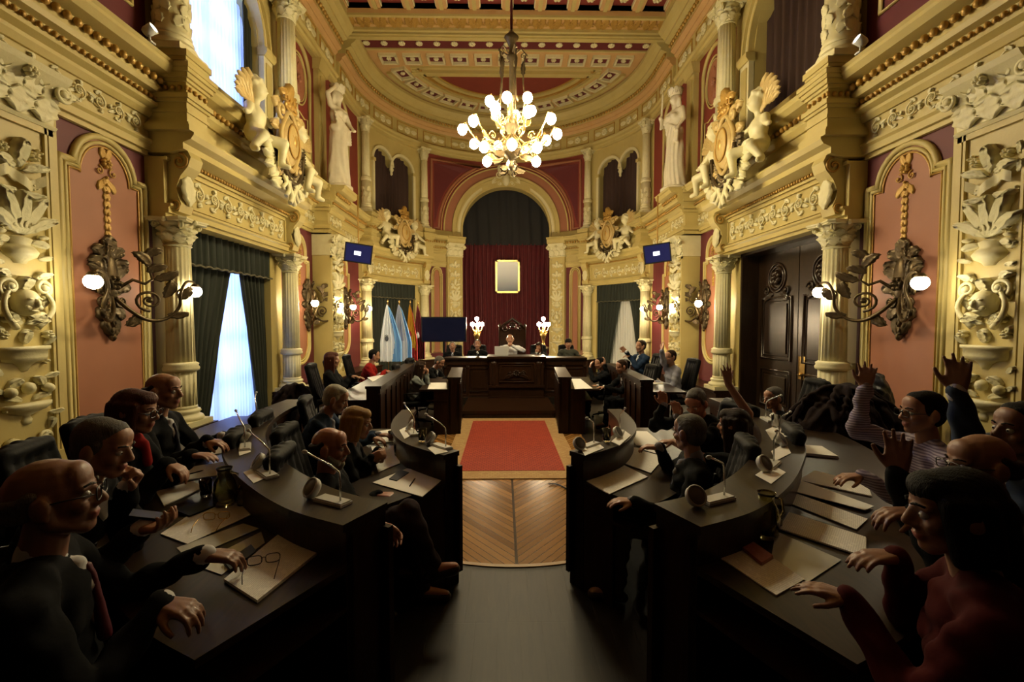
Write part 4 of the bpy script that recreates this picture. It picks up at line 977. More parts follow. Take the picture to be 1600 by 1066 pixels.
sheet('black and pink patterned phone case on the right desk end',[(1142,840),(1158,833),(1208,868),(1190,879)],ZO+.005,'pink',.014,'phone_case','phone')
p=at(238,808,1.78); mb=MB(); Rp=Matrix.Rotation(.5,3,'Z')@Matrix.Rotation(.35,3,'Y'); mb.box((-.072,-.036,0),(.072,.036,.009),0,lambda x,y,z:tuple(Rp@V((x,y,z)))); mb.build('mobile_phone',M['blackg'],label='black phone held in the hand of the man with his fist at his mouth',cat='phone',loc=p)
def pen(label,a,b,z,m='black'):
    p,q=on(*a,z),on(*b,z); mb=MB(); c=(p+q)/2; mb.tube([p-c,p-c+(q-p)*.9],.0045,8); mb.tube([(q-p)*.4,(q-p)*.5],lambda t:.0045*(1-t*.8),8); mb.build('pen',M[m],label=label,cat='pen',loc=c)
pen('black pen on the sheet before the bearded man',(640,760),(649,747),ZI+.009); pen('black pen on the sheet beside the black coat',(1006,704),(1027,710),ZI+.012)
pen('dark pen between the papers and the brown haired woman',(288,743),(318,735),ZO+.011)
# ------------------------------------------------------------ eyeglasses lying on the papers
def rr(cx,cy,w,h,n=16): return [(cx+w*abs(cos(t))**.6*math.copysign(1,cos(t)),cy+h*abs(sin(t))**.6*math.copysign(1,sin(t))) for t in [2*PI*i/n for i in range(n)]]
def specs(label,c,rz,m,z,name='eyeglasses'):
    t=thing(name,label,'eyeglasses',(c.x,c.y,z),rz)
    mb=MB()
    for q in (-1,1): mb.tube([(x,-.005,y) for x,y in rr(q*.034,.022,.027,.019)],.0022,6,0,True)
    mb.tube([(-.008,-.005,.026),(0,-.007,.03),(.008,-.005,.026)],.002,6); mb.build('rims',M[m],t)
    for q in (-1,1):
        mb=MB(); mb.tube([(q*.062,-.004,.03),(q*.064,.05,.028),(q*.06,.11,.022),(q*.055,.14,.004)],.002,6); mb.build('temple_arm',M[m],t)
    return t
specs('black framed eyeglasses on the stack of papers at the left desk end',on(412,882,ZO+.015),math.radians(200),'black',ZO+.013)
specs('thin gold eyeglasses standing on a sheet before the carafe',on(338,812,ZO+.01),math.radians(190),'brass',ZO+.006)
# ------------------------------------------------------------ glassware
M['clear']=mat('drinking_glass',(.95,.97,.95),.03,trans=1); M['amber']=mat('carafe_glass',(.72,.66,.32),.04,trans=1)
def glassware(kind,label,p,group=None):
    t=thing(kind,label,'glass' if kind!='carafe' else 'carafe',p,0,group)
    mb=MB()
    if kind=='carafe':
        mb.lathe([(0,0),(.05,0),(.058,.02),(.06,.10),(.05,.14),(.034,.17),(.036,.2),(.042,.215),(.038,.213),(.032,.2),(.03,.17),(.046,.138),(.056,.1),(.054,.025),(0,.012)],n=24); mb.build('vessel',M['amber'],t)
        mb=MB(); mb.tube([(.034,0,.19),(.075,0,.18),(.085,0,.12),(.056,0,.07)],.006,8); mb.build('handle',M['amber'],t)
    else:
        mb.lathe([(0,0),(.026,0),(.03,.01),(.034,.10),(.0315,.10),(.028,.014),(0,.01)],n=20); mb.build('tumbler_wall',M['clear'],t)
    return t
glassware('carafe','amber glass carafe on the left outer desk',on(352,790,ZO))
glassware('carafe','dark tinted carafe on the right outer desk beside the pink case',on(1196,838,ZO))
for l,p,z in (('glass beside the amber carafe, nearer the fist',(322,775),ZO),('glass right of the amber carafe',(380,790),ZO),('glass near the far end of the left outer desk',(385,715),ZO),
  ('glass in the cluster before the blonde woman',(622,712),ZI),('glass in the cluster before the grey haired man on the left',(612,690),ZI),
  ('glass between the phone case and the long sheets',(1212,822),ZO),('glass by the curled sheets on the right outer desk',(1240,742),ZO),('glass near the white sheet beside the coats',(1226,722),ZO),('glass in front of the man looking down',(984,700),ZI),('glass on the left inner ledge',(660,690),.971),('glass on the right inner ledge',(948,690),.971),('glass at the far end of the right outer ledge',(1212,668),1.051),('glass beside the second glass of the blonde woman',(634,718),ZI),('glass in the middle of the left outer desk near the long white sheets',(372,728),ZO)):
    glassware('drinking_glass','clear '+l,on(*p,z))
# ------------------------------------------------------------ conference microphones on the ledges
M['grey']=mat('pale_grey_plastic',(.55,.55,.52),.45); M['mesh']=mat('speaker_mesh',(.12,.11,.10),.6)
M['chrome']=mat('satin_chrome',(.7,.7,.68),.25,.95)
def mic_proto():
    t=thing('conference_microphone','x','microphone',(0,0,0))
    mb=MB(); mb.box((-.09,-.035,0),(.09,.035,.012)); mb.box((-.085,-.03,.012),(.085,.03,.018)); mb.build('base_plate',M['grey'],t)
    mb=MB(); Mx=Matrix.Rotation(.95,3,'X')@Matrix.Rotation(-.2,3,'Y')
    c=V((-.14,.0,.045))
    P=lambda x,y,z:tuple(c+Mx@V((x,y,z)))
    mb.lathe([(0,-.02),(.042,-.02),(.048,-.01),(.05,.012),(.044,.018),(.041,.010),(0,.010)],P,n=24); o=mb.build('loudspeaker',M['grey'],t)
    mb=MB(); mb.lathe([(0,.0105),(.041,.0105),(.038,.014),(0,.016)],P,n=20); mb.build('grille',M['mesh'],o)
    mb=MB(); mb.tube([(.05,0,.015),(.05,0,.10),(.045,0,.15),(.01,-.02,.185),(-.06,-.04,.215),(-.11,-.05,.235)],.0045,8); mb.build('gooseneck',M['chrome'],t)
    mb=MB(); mb.ball((-.12,-.052,.238),(.018,.010,.010),8,6); mb.build('capsule',M['grey'],t)
    return t
MP=mic_proto(); first=True
def mics(rows,z):
    global first
    for lab,px,ang in rows:
        p=on(*px,z+.002); p.z=z+.001; lab='gooseneck microphone with tilted round speaker '+lab
        if first: MP.location=p; MP.rotation_euler=(0,0,math.radians(ang)); MP['label']=lab; MP['group']='conference microphones on the ledges'; first=False
        else: dup(MP,p,math.radians(ang),lab,'conference microphones on the ledges')
mics([('on the left outer ledge nearest the aisle',(520,785),-28),('on the left outer ledge, second from the aisle',(417,742),-45),('on the left outer ledge, third from the aisle',(383,700),-62),('at the far end of the left outer ledge',(404,660),-80),
 ('on the right outer ledge nearest the aisle',(1120,782),25),('on the right outer ledge, second from the aisle',(1205,728),45),('on the right outer ledge, third from the aisle',(1218,690),62),('at the far end of the right outer ledge',(1200,657),80)],1.05)
mics([('on the left inner ledge nearest the aisle',(690,699),-45),('on the left inner ledge behind the blonde woman\'s sheets',(645,678),-70),('on the right inner ledge nearest the aisle',(922,697),45),('on the right inner ledge, second from the aisle',(968,678),70)],.97)
# ------------------------------------------------------------ screens, flags, portrait, lamps behind the bench
def box_obj(name,m,parent,a,b): mb=MB(); mb.box(a,b); return mb.build(name,M[m],parent)
M['screen']=mat('dark_blue_screen',(.006,.007,.02),.12,emit=(.02,.03,.10),es=.04)
M['scrblue']=mat('lit_blue_screen',(.01,.01,.05),.2,emit=(.03,.035,.16),es=.3); M['scrw']=mat('lit_white_logo',(.8,.8,.9),.4,emit=(.8,.85,1),es=1.6)
t=thing('television','large dark flat television on a stand left of the bench','television',(-1.70,12.2,0))
box_obj('casing','black',t,(-.60,0,1.36),(.60,.05,2.03)); box_obj('screen','screen',t,(-.575,-.004,1.385),(.575,.0,2.005)); box_obj('stand_pole','black',t,(-.03,.02,.03),(.03,.06,1.4)); box_obj('stand_foot','black',t,(-.35,-.2,.0),(.35,.25,.03))
for s,px in ((-1,560),(1,1027)):
    p=at(px,396,11.5); t=thing('hanging_screen','small tilted screen with blue picture hanging on the %s side'%SD[s],'television',(p.x,11.5,p.z),-s*.25)
    Rm=Matrix.Rotation(.12,4,'X')@Matrix.Rotation(s*-.12,4,'Y')
    for n,m,a,b in (('casing','black',(-.33,0,-.24),(.33,.07,.24)),('screen','scrblue',(-.30,-.004,-.21),(.30,0,.21)),('picture','scrw',(-.10,-.008,-.05),(.06,-.004,.05))):
        o=box_obj(n,m,t,a,b); o.matrix_local=Rm
    mb=MB(); mb.box((.06,-.008,-.02),(.10,-.004,.04)); 
    mb=MB(); mb.tube([(.0,.05,.1),(.0,.05,1.45)],.016,8); mb.build('hanging_pole',M['gilt'],t)
M['fblue']=mat('sky_blue_flag_cloth',(.16,.38,.75),.7); M['fwhite']=mat('white_flag_cloth',(.72,.76,.85),.7); M['fred']=mat('red_flag_cloth',(.42,.02,.02),.7); M['fyel']=mat('yellow_flag_cloth',(.75,.42,.03),.7); M['fmar']=mat('maroon_flag_cloth',(.16,.015,.03),.7); M['fgr']=mat('lavender_grey_cloth',(.42,.46,.62),.7); M['emb']=mat('flag_emblem',(.05,.06,.09),.7)
def flag(label,px,Y,cols,emb,wd=.42):
    p=at(px,480,Y); t=thing('flag',label,'flag',(p.x,Y,0))
    mb=MB(); mb.tube([(0,0,.02),(0,0,2.42)],.014,8); mb.build('pole',M['brass'],t)
    mb=MB(); mb.lathe([(0,0),(.14,0),(.14,.02),(.03,.05),(0,.05)],n=16); mb.build('foot',M['brass'],t)
    mb=MB(); mb.ball((0,0,2.45),(.02,.02,.045),8,6); mb.build('finial',M['brass'],t)
    mb=MB(); nz,nu=22,36; P=[]
    for j in range(nz+1):
        v=j/nz; z=2.38-v*1.55; wdt=.03+wd*(min(1,v*1.5)**.75); row=[]
        for i in range(nu+1):
            q=i/nu; x=(q-.35)*wdt; y=.06*sin(q*5*2*PI)*min(1,v*3)*.6-.02; row.append((x,y-.03,z-.05*q*(1-v)))
        P.append(row)
    base=len(mb.v); mb.grid(P,0)
    for fi,f in enumerate(mb.f):
        c=[mb.v[i] for i in f]; z=sum(q[2] for q in c)/4; x=sum(q[0] for q in c)/4; j=(fi)//nu; i=fi%nu; mb.m[fi]=cols(i/nu,j/nz)
    mb.build('cloth',[M['fwhite'],M['fblue'],M['fred'],M['fyel'],M['fmar'],M['fgr']],t)
    if emb:
        mb=MB(); mb.ball((emb[0],-.085,emb[1]),(.05,.012,.075),12,8); mb.tube([(emb[0]-.04,-.095,emb[1]+.07),(emb[0],-.1,emb[1]+.1),(emb[0]+.04,-.095,emb[1]+.07)],.01,6); mb.build('emblem',M[emb[2]],t)
flag('white flag with pale blue band and dark crest, leftmost of the row',606,12.3,lambda q,v:1 if q>.5+.15*sin(v*3) else 0,(-.02,1.45,'emb'),.55)
flag('greyish lavender and pale blue flag, second of the row',624,12.5,lambda q,v:5 if q<.6 and v<.6 else (1 if q>.75 else 0),None,.5)
flag('red and yellow flag, third of the row',641,12.7,lambda q,v:2 if (v>.62+.2*q or q>.85) else 3,(0.0,1.55,'fred'),.28)
flag('maroon flag with a white crest, nearest the television',653,13.1,lambda q,v:4,(.0,1.5,'fwhite'),.28)
t=thing('framed_portrait','gold framed picture, pale with painted lamp glare above and blue below, on the maroon hanging','picture',(.065,19.12,3.1))
mb=MB(); 
for a,b in (((-.51,-.04,0),(-.43,.03,1.38)),((.43,-.04,0),(.51,.03,1.38)),((-.51,-.04,0),(.51,.03,.08)),((-.51,-.04,1.30),(.51,.03,1.38))): mb.box(a,b)
mb.build('frame',M['goldf'],t)
m=mat('glare_picture_surface',(.5,.5,.5),.3); nt=m.node_tree; tc=nt.nodes.new('ShaderNodeTexCoord'); sp=nt.nodes.new('ShaderNodeSeparateXYZ'); r=nt.nodes.new('ShaderNodeValToRGB')
nt.links.new(tc.outputs['Generated'],sp.inputs[0]); nt.links.new(sp.outputs['Z'],r.inputs[0]); nt.links.new(r.outputs[0],nt.nodes['Principled BSDF'].inputs['Base Color'])
r.color_ramp.elements[0].color=(.03,.05,.12,1); r.color_ramp.elements[1].color=(.9,.92,.95,1); M['pic']=m  # pale upper end is lamp glare painted into the picture colour
box_obj('picture_surface','pic',t,(-.43,-.01,.08),(.43,.02,1.30))
for s,px in ((-1,745),(1,849)):
    p=at(px,495,13.0); t=thing('candelabra_lamp','brass lamp cluster with white globes on a dark pedestal, %s of the bench'%SD[s],'lamp',(p.x,13.0,.16))
    mb=MB(); mb.lathe([(0,0),(.16,0),(.16,.08),(.1,.12),(.08,.5),(.1,.9),(.15,.96),(.15,1.02),(0,1.02)],n=16); mb.build('pedestal',M['bronze'],t)
    mb=MB(); mb.lathe([(0,1.02),(.1,1.02),(.06,1.08),(.03,1.15),(.07,1.3),(.1,1.38),(.05,1.46),(.02,1.55),(.05,1.62),(.02,1.7),(0,1.72)],n=14)
    for k in range(5):
        a=2*PI*k/5; mb.tube([(0,0,1.5),(.06*cos(a),.06*sin(a),1.46),(.13*cos(a),.13*sin(a),1.5),(.15*cos(a),.15*sin(a),1.60)],.009,6)
        leaf(mb,lambda p_,q,h:((.05+p_)*cos(a)-h*sin(a),(.05+p_)*sin(a)+h*cos(a),q),0,1.4,.8,.12,.06,.02,1)
    mb.build('candelabra',M['brass'],t)
    for k in range(6):
        a=2*PI*k/5; R=.15 if k<5 else 0; mb=MB(); mb.ball((R*cos(a),R*sin(a),1.67 if k<5 else 1.82),(.055,.055,.062),12,8); mb.build('globe',M['globe3'],t)
# spotlights on the ledge
t0=None
M['spotw']=mat('spotlight_lens',(1,1,1),.3,emit=(1,.95,.9),es=6)
for s,u,lab in ((-1,5.55,'small spotlight on the left cornice'),(1,5.6,'small spotlight on the right cornice'),(-1,12.3,'small spotlight beside the left statue'),(1,12.3,'small spotlight beside the right statue')):
    p=W(s)(u,.46,5.16); t=thing('spotlight',lab,'spotlight',p,wrot(s,u))
    mb=MB(); mb.box((-.04,-.04,0),(.04,.04,.02)); mb.tube([(0,0,.02),(0,0,.10)],.012,8); mb.build('bracket',M['grey'],t)
    Rm=Matrix.Rotation(-.5,3,'X'); P=lambda x,y,z:tuple(V((0,-.0,.15))+Rm@V((x,-z,y)))
    mb=MB(); mb.lathe([(0,-.07),(.04,-.07),(.055,-.04),(.06,.06),(.052,.06),(.05,.05),(0,.05)],P,n=16); mb.build('housing',M['grey'],t)
    mb=MB(); mb.lathe([(0,.052),(.05,.052),(.04,.058),(0,.062)],P,n=16); mb.build('lens',M['spotw'],t)
# throne behind the bench, laptop
t=thing('presiding_chair','tall dark carved armchair behind the man in the white shirt','chair',(.13,12.0,.16))
mb=MB(); mb.box((-.33,0,.45),(.33,.07,1.55)); mb.tube([(-.33,.03,1.55),(-.22,.03,1.66),(0,.03,1.82),(.22,.03,1.66),(.33,.03,1.55)],.04,8); f=lambda a,b,h:(a,-h,b); rosette(mb,f,0,1.66,.1,.04)
for q in (-1,1): spiral(mb,f,q*.2,1.58,.1,0,1.4,q,.02,.03); mb.lathe([(.03,.0),(.03,1.6),(.045,1.64),(0,1.72)],n=8,c=(q*.33,.03,0))
mb.build('backrest',M['wood'],t)
mb=MB(); mb.box((-.32,-.55,.38),(.32,.0,.47)); mb.build('seat',M['maroonv'],t)
for q in (-1,1):
    mb=MB(); mb.box((q*.33-.03,-.5,.66),(q*.33+.03,.02,.71)); mb.tube([(q*.33,-.48,0),(q*.33,-.48,.68)],.03,8); mb.build('armrest',M['wood'],t)
t=thing('laptop','open white laptop on the bench left of the man in the white shirt','laptop',(-.15,10.6,1.115),0)
box_obj('keyboard_base','grey',t,(-.16,-.0,0),(.16,.22,.015)); o=box_obj('lid','grey',t,(-.16,-.012,.0),(.16,.0,.22)); o.rotation_euler=(.15,0,0)
# ------------------------------------------------------------ sculpted figures (statues, cherubs, people)
WS=bpy.data.scenes.new('sculpting'); WSC=WS.collection
def capsule(mb,p0,r0,p1,r1,n=12,m=4,fl=None):
    p0,p1=V(p0),V(p1); ax=p1-p0; L=ax.length
    if L<1e-6: mb.ball(p0,r0,n,m*2); return
    ax/=L; a=ax.orthogonal().normalized(); b=ax.cross(a); P=[]
    for i in range(m+1):
        t=PI/2*i/m; r=r0*sin(t); z=-r0*cos(t); P.append((r,z))
    for i in range(m+1):
        t=PI/2*i/m; P.append((r1*cos(t),L+r1*sin(t)))
    mb.grid([[p0+ax*z+(a*cos(2*PI*k/n)+b*sin(2*PI*k/n))*max(r,1e-4) for k in range(n)] for r,z in P],0,cv=True,caps=True)
def sculpt(name,prims,vox,mats,parent=None,smooth=4,matfn=None,disp=None,origin=(0,0,0)):
    mb=MB(); O=V(origin)
    for p in prims:
        if p[0]=='c': capsule(mb,V(p[1])-O,p[2],V(p[3])-O,p[4])
        elif p[0]=='e': mb.ball(V(p[1])-O,p[2],14,10,0,M=p[3] if len(p)>3 else None)
        elif p[0]=='m': mb.add([V(q)-O for q in p[1].v],p[1].f)
    me=mb.mesh('t',[],weld=False); o=bpy.data.objects.new('t',me); WSC.objects.link(o)
    r=o.modifiers.new('r','REMESH'); r.mode='VOXEL'; r.voxel_size=vox; r.adaptivity=0
    if smooth: q=o.modifiers.new('s','SMOOTH'); q.factor=.5; q.iterations=smooth
    WS.view_layers[0].update()
    with bpy.context.temp_override(scene=WS,view_layer=WS.view_layers[0]): dg=bpy.context.evaluated_depsgraph_get()
    nm=bpy.data.meshes.new_from_object(o.evaluated_get(dg)); bpy.data.objects.remove(o); bpy.data.meshes.remove(me)
    nm.name=name; nm.materials.clear()
    for m in (mats if isinstance(mats,(list,tuple)) else [mats]): nm.materials.append(m)
    n=len(nm.polygons); nm.polygons.foreach_set('use_smooth',[True]*n)
    if disp:
        C=[v.co+disp(v.co+O,v.normal) for v in nm.vertices]; nm.vertices.foreach_set('co',[x for c in C for x in c]); nm.update()
    if matfn: nm.polygons.foreach_set('material_index',[matfn(p.center+O) for p in nm.polygons])
    return put(name,nm,parent)
# female statue, local frame: x side, -y front, z up, height ~2.55
def statue_prims(arm):
    p=[]; c=lambda a,r,b,q:p.append(('c',a,r,b,q)); e=lambda a,r:p.append(('e',a,r))
    for i in range(14):   # draped skirt
        a=2*PI*i/14; c((.10*cos(a),.08*sin(a),1.35),.07,(.20*cos(a)*(1+.15*sin(i*2.1)),.15*sin(a)*(1+.15*cos(i*1.7)),.10),.055)
    c((0,0,1.4),.15,(0,0,.3),.20); e((0,0,1.42),(.20,.14,.16)); e((0,0,1.75),(.19,.13,.22)); c((-.17,0,1.92),.065,(.17,0,1.92),.065)
    for q in (-1,1): e((q*.08,-.11,1.78),(.075,.06,.07))
    c((0,0,1.95),.055,(0,-.01,2.08),.05); e((0,-.02,2.2),(.085,.10,.12)); c((0,-.12,2.2),.012,(0,-.13,2.17),.016); e((0,.03,2.25),(.11,.11,.10)); c((-.09,.02,2.2),.04,(-.10,.05,2.0),.03); c((.09,.02,2.2),.04,(.1,.05,2.0),.03)
    for k in range(5): c((-.2+.02*k,-.10,1.75-.08*k),.03,(.2,-.12,1.42-.07*k),.035)   # sash folds
    if arm==1:
        c((-.2,0,1.92),.06,(-.30,-.02,2.14),.05); c((-.30,-.02,2.14),.045,(-.14,-.05,2.36),.035); e((-.12,-.05,2.40),(.04,.03,.05))
        c((.2,0,1.92),.06,(.28,-.05,1.66),.048); c((.28,-.05,1.66),.045,(.22,-.2,1.48),.033); e((.21,-.22,1.46),(.04,.04,.04))
    else:
        c((.2,0,1.92),.06,(.26,.0,1.64),.048); c((.26,.0,1.64),.045,(.20,-.14,1.42),.033); e((.19,-.16,1.40),(.04,.04,.04))
        c((-.2,0,1.92),.06,(-.29,-.05,1.68),.048); c((-.29,-.05,1.68),.045,(-.20,-.2,1.80),.033); e((-.18,-.22,1.82),(.04,.04,.04))
        c((-.18,-.2,1.55),.03,(-.18,-.16,2.45),.02)
    for q in (-1,1): c((q*.07,-.10,.09),.04,(q*.08,-.20,.06),.035)
    return p
for s in (-1,1):
    p=W(s)(11.4,.56,5.16); t=thing('statue','tall pale plaster statue of a draped woman on the %s cornice'%SD[s],'statue',p,wrot(s,11.4)+s*.35); t.scale=(1.25,1.2,1)
    sculpt('figure',statue_prims(1 if s<0 else 2),.02,M['stone'],t,3,disp=lambda c,n:n*(.008*sin(c.x*70+c.y*40+6*sin(c.z*2)) if c.z<1.5 else 0))
    mb=MB(); mb.lathe([(0,-.0),(.27,0),(.27,.05),(.23,.08),(0,.08)],n=20); mb.build('plinth',M['stone'],t)
    mb=MB(); mb.lathe([(.09,2.30),(.13,2.36),(.12,2.42),(.06,2.48),(0,2.5)],n=14)
    for k in range(10): a=2*PI*k/10; leaf(mb,cyl((0,0,0),.11),a*.11,2.32,PI/2,.16,.07,.05,0)
    mb.build('headdress',M['stone'],t)
# cherubs with coat of arms
def cherub_prims(q):
    p=[]; c=lambda a,r,b,w:p.append(('c',(q*a[0],a[1],a[2]),r,(q*b[0],b[1],b[2]),w)); e=lambda a,r:p.append(('e',(q*a[0],a[1],a[2]),r))
    e((0,0,.22),(.13,.11,.12)); e((0,-.01,.38),(.12,.10,.14)); c((-.11,0,.48),.045,(.11,0,.48),.045); c((0,0,.5),.045,(0,-.02,.58),.045)
    e((0,-.03,.68),(.10,.11,.11)); e((0,.0,.73),(.115,.115,.09)); c((0,-.13,.67),.012,(0,-.145,.65),.016)
    for k in range(22):
        a=k*2.4; h=.05+.95*(k/21); r=math.sqrt(max(0,1-h*h))
        if r*sin(a)<-.6 and h<.45: continue
        e((.115*r*cos(a),.01+.12*r*sin(a),.70+.13*h),(.034,.034,.03))
    c((-.12,0,.47),.05,(-.24,-.05,.40),.04); c((-.24,-.05,.40),.038,(-.32,-.1,.52),.03); e((-.33,-.1,.56),(.03,.03,.04))
    c((.12,0,.47),.05,(.24,-.06,.36),.04); c((.24,-.06,.36),.038,(.34,-.1,.30),.03); e((.36,-.1,.3),(.035,.03,.03))
    c((-.06,-.02,.18),.075,(-.16,-.24,.16),.06); c((-.16,-.24,.16),.055,(-.17,-.20,-.06),.04); c((-.17,-.2,-.08),.035,(-.18,-.28,-.10),.03)
    c((.06,-.02,.18),.075,(.20,-.20,.12),.06); c((.20,-.2,.12),.055,(.30,-.14,-.04),.04); c((.3,-.14,-.06),.035,(.34,-.2,-.08),.03)
    c((0,.06,.46),.03,(-.16,.12,.62),.02)
    return p
M['oldgilt']=mat('dull_gilt_plaster',(.55,.42,.17),.45,.1,noise=(.42,.27,.08),ns=16,bump=.2,bs=50)
def arms(s,u,d,z,label,k=1.0):
    t=thing('coat_of_arms',label,'sculpture',W(s)(u,d,z),wrot(s,u)); t.scale=(k,k,k)
    for q in (-1,1): 
        o=sculpt('cherub',[(a[0],)+tuple(V(x)+V((q*.52,-.02,.10 if q<0 else .02)) if isinstance(x,tuple) and len(x)==3 and i in ((0,2) if a[0]=='c' else (0,)) else x for i,x in enumerate(a[1:])) for a in cherub_prims(q)],.016,M['cream2'],t,2)
    mb=MB(); f=lambda a,b,h:(a,-.12-h,b)
    mb.ball((0,.42,.02),(.20,.30,.10),18,12,0,f); 
    mb.tube([f(.22*cos(x)*(1+.08*cos(4*x)),.42+.33*sin(x)*(1+.06*cos(4*x)),.05) for x in [2*PI*i/36 for i in range(36)]],.03,8,0,True)
    for q in (-1,1):
        spiral(mb,f,q*.2,.72,.10,0,1.5,q,.028,.05); spiral(mb,f,q*.22,.12,.10,0,1.5,-q,.028,.05)
        for b_,an in ((.7,.6),(.5,1.2),(.3,1.6),(.1,2.3)): leaf(mb,f,q*.2,b_,PI/2-q*an,.2,.1,.07,-q)
    mb.build('shield',M['oldgilt'],t)
    mb=MB(); mb.tube([f(.14*cos(x),.42+.20*sin(x),.10) for x in [2*PI*i/24 for i in range(24)]],.012,6,0,True); leaf(mb,f,0,.32,PI/2,.2,.16,.13); 
    mb.ball((0,.42,.1),(.05,.09,.03),8,6,0,f); mb.build('device',M['gilt'],t)
    mb=MB(); 
    for q in (-1,1):
        mb.ball((q*.03,.84,.03),(.05,.05,.06),8,6,0,f)
        leaf(mb,f,0,.82,PI/2-q*.4,.26,.1,.08,-q)
    leaf(mb,f,0,.82,PI/2,.3,.12,.1); mb.tube([f(.14*cos(x),.82+.04*sin(x),.06) for x in [2*PI*i/16 for i in range(16)]],.025,6,0,True)
    for i in range(5): mb.ball((-.14+i*.07,.9+.02*(i%2),.06),(.02,.03,.02),6,5,0,f)
    mb.build('crown',M['gilt'],t)
    mb=MB(); 
    for i in range(26):
        x=PI+PI*i/25; r=.30; a,b=r*cos(x),.34+.42*sin(x)
        leaf(mb,f,a,b,x+PI/2+.6,.12,.06,.08,.5); leaf(mb,f,a,b,x+PI/2-.6,.12,.06,.08,-.5)
    mb.tube([f(.30*cos(x),.34+.42*sin(x),.07) for x in [PI+PI*i/20 for i in range(21)]],.025,6); mb.build('garland',M['bronze'],t)
    mb=MB()
    for q in (-1,1):
        for j in range(3): mb.tube([f(q*(.05+.07*j+.04*sin(i*1.1+j)),-.04-.05*i*(1-.2*j),.06) for i in range(7)],.03-.004*j,6)
        leaf(mb,f,q*.1,-.05,-PI/2+q*.8,.35,.12,.06,q)
    for q in (-1,1):
        for j in range(4): leaf(mb,f,q*.30,.12+.02*j,-PI/2+q*(.2+.45*j),.30,.10,.08,q*.8)
    mb.build('ribbon',M['cream2'],t)
    for q in (-1,1):
        mb=MB()
        for j in range(6): leaf(mb,lambda a,b,h:f(a,b,h-.10),q*(.55+.02*j),.55+.015*j,PI/2-q*(.1+.25*j),.42-.03*j,.09,.05,-q*.5)
        mb.build('wing',M['oldgilt'],t)
    return t
for s in (-1,1):
    b='%s big bay'%SD[s]
    arms(s,8.15,.64,4.44,'crowned shield held by two plaster cherubs on the ledge of the %s'%b,1.42)
    arms(s,16.25,.46,4.40,'crowned shield with two cherubs over the %s apse window'%SD[s],1.3)
# ------------------------------------------------------------ people
def skin(n,c): 
    m=mat(n,c,.45,noise=tuple(x*.82 for x in c),ns=25,bump=.05,bs=150); m.node_tree.nodes['Principled BSDF'].inputs['Subsurface Weight'].default_value=.08
    m.node_tree.nodes['Principled BSDF'].inputs['Subsurface Radius'].default_value=(.02,.008,.004); return m
M['skin']=skin('light_skin',(.40,.20,.12)); M['skind']=skin('shaded_skin',(.26,.125,.075)); M['skinr']=skin('ruddy_skin',(.45,.19,.115)); M['lip']=skin('lip_skin',(.36,.12,.09))  # the darker skin copy has the dimness of the foreground put into its colour
M['hbrown']=mat('brown_hair',(.022,.010,.005),.5,bump=.6,bs=120); M['hgrey']=mat('grey_hair',(.15,.135,.115),.5,noise=(.06,.055,.05),ns=40,bump=.6,bs=120)
M['hwhite']=mat('white_hair',(.50,.47,.38),.5,noise=(.30,.28,.22),ns=40,bump=.6,bs=120); M['hblond']=mat('blonde_hair',(.42,.25,.07),.45,noise=(.25,.13,.035),ns=40,bump=.6,bs=120)
M['hblack']=mat('black_hair',(.004,.003,.0025),.6,bump=.6,bs=120); M['hauburn']=mat('auburn_hair',(.10,.028,.014),.4,noise=(.05,.015,.01),ns=40,bump=.6,bs=120)
def hairm(m):
    nt=m.node_tree; b=nt.nodes['Principled BSDF']; b.inputs['Specular IOR Level'].default_value=.12
    for n in nt.nodes:
        if n.type=='TEX_NOISE':
            tc=nt.nodes.new('ShaderNodeTexCoord'); mp=nt.nodes.new('ShaderNodeMapping'); mp.inputs['Scale'].default_value=(1.6,1.6,.22); mp.inputs['Rotation'].default_value=(.5,.3,0); nt.links.new(tc.outputs['Object'],mp.inputs['Vector']); nt.links.new(mp.outputs['Vector'],n.inputs['Vector']); n.inputs['Scale'].default_value*=1.6
for k_ in ('hbrown','hgrey','hwhite','hblond','hblack','hauburn'): hairm(M[k_])
def clothm(n,c,c2=None): return mat(n,c,.9,spec=.12,noise=c2 or tuple(x*.7 for x in c),ns=7,bump=.25,bs=22)
M['suit']=clothm('black_suit_cloth',(.005,.005,.006)); M['coat']=clothm('black_knit_cloth',(.007,.0075,.009)); M['navy']=clothm('navy_cloth',(.018,.035,.075)); M['charcoal']=clothm('charcoal_cloth',(.035,.035,.038))
M['white']=clothm('white_shirt_cloth',(.70,.70,.72)); M['greysh']=clothm('grey_shirt_cloth',(.28,.28,.33)); M['greytop']=clothm('pale_grey_top',(.20,.22,.21)); M['redc']=clothm('red_knit',(.055,.003,.003)); M['redcoat']=clothm('red_blouse',(.30,.015,.012))
M['olive']=clothm('olive_trousers',(.075,.055,.03)); M['plum']=clothm('plum_brown_trousers',(.035,.022,.026)); M['denim']=clothm('denim_cloth',(.035,.05,.09)); M['tie']=mat('maroon_tie',(.10,.012,.025),.5); M['tieb']=mat('dark_tie',(.015,.015,.03),.5)
def stripe():
    m=clothm('lavender_striped_shirt',(.30,.26,.33)); nt=m.node_tree; tc=nt.nodes.new('ShaderNodeTexCoord'); w=nt.nodes.new('ShaderNodeTexWave'); w.inputs['Scale'].default_value=22; w.inputs['Distortion'].default_value=1.5; w.bands_direction='Z'
    r=nt.nodes.new('ShaderNodeValToRGB'); r.color_ramp.elements[0].color=(.13,.10,.15,1); r.color_ramp.elements[1].color=(.38,.34,.42,1); L=nt.links.new
    L(tc.outputs['Object'],w.inputs['Vector']); L(w.outputs['Fac'],r.inputs[0]); L(r.outputs[0],nt.nodes['Principled BSDF'].inputs['Base Color']); return m
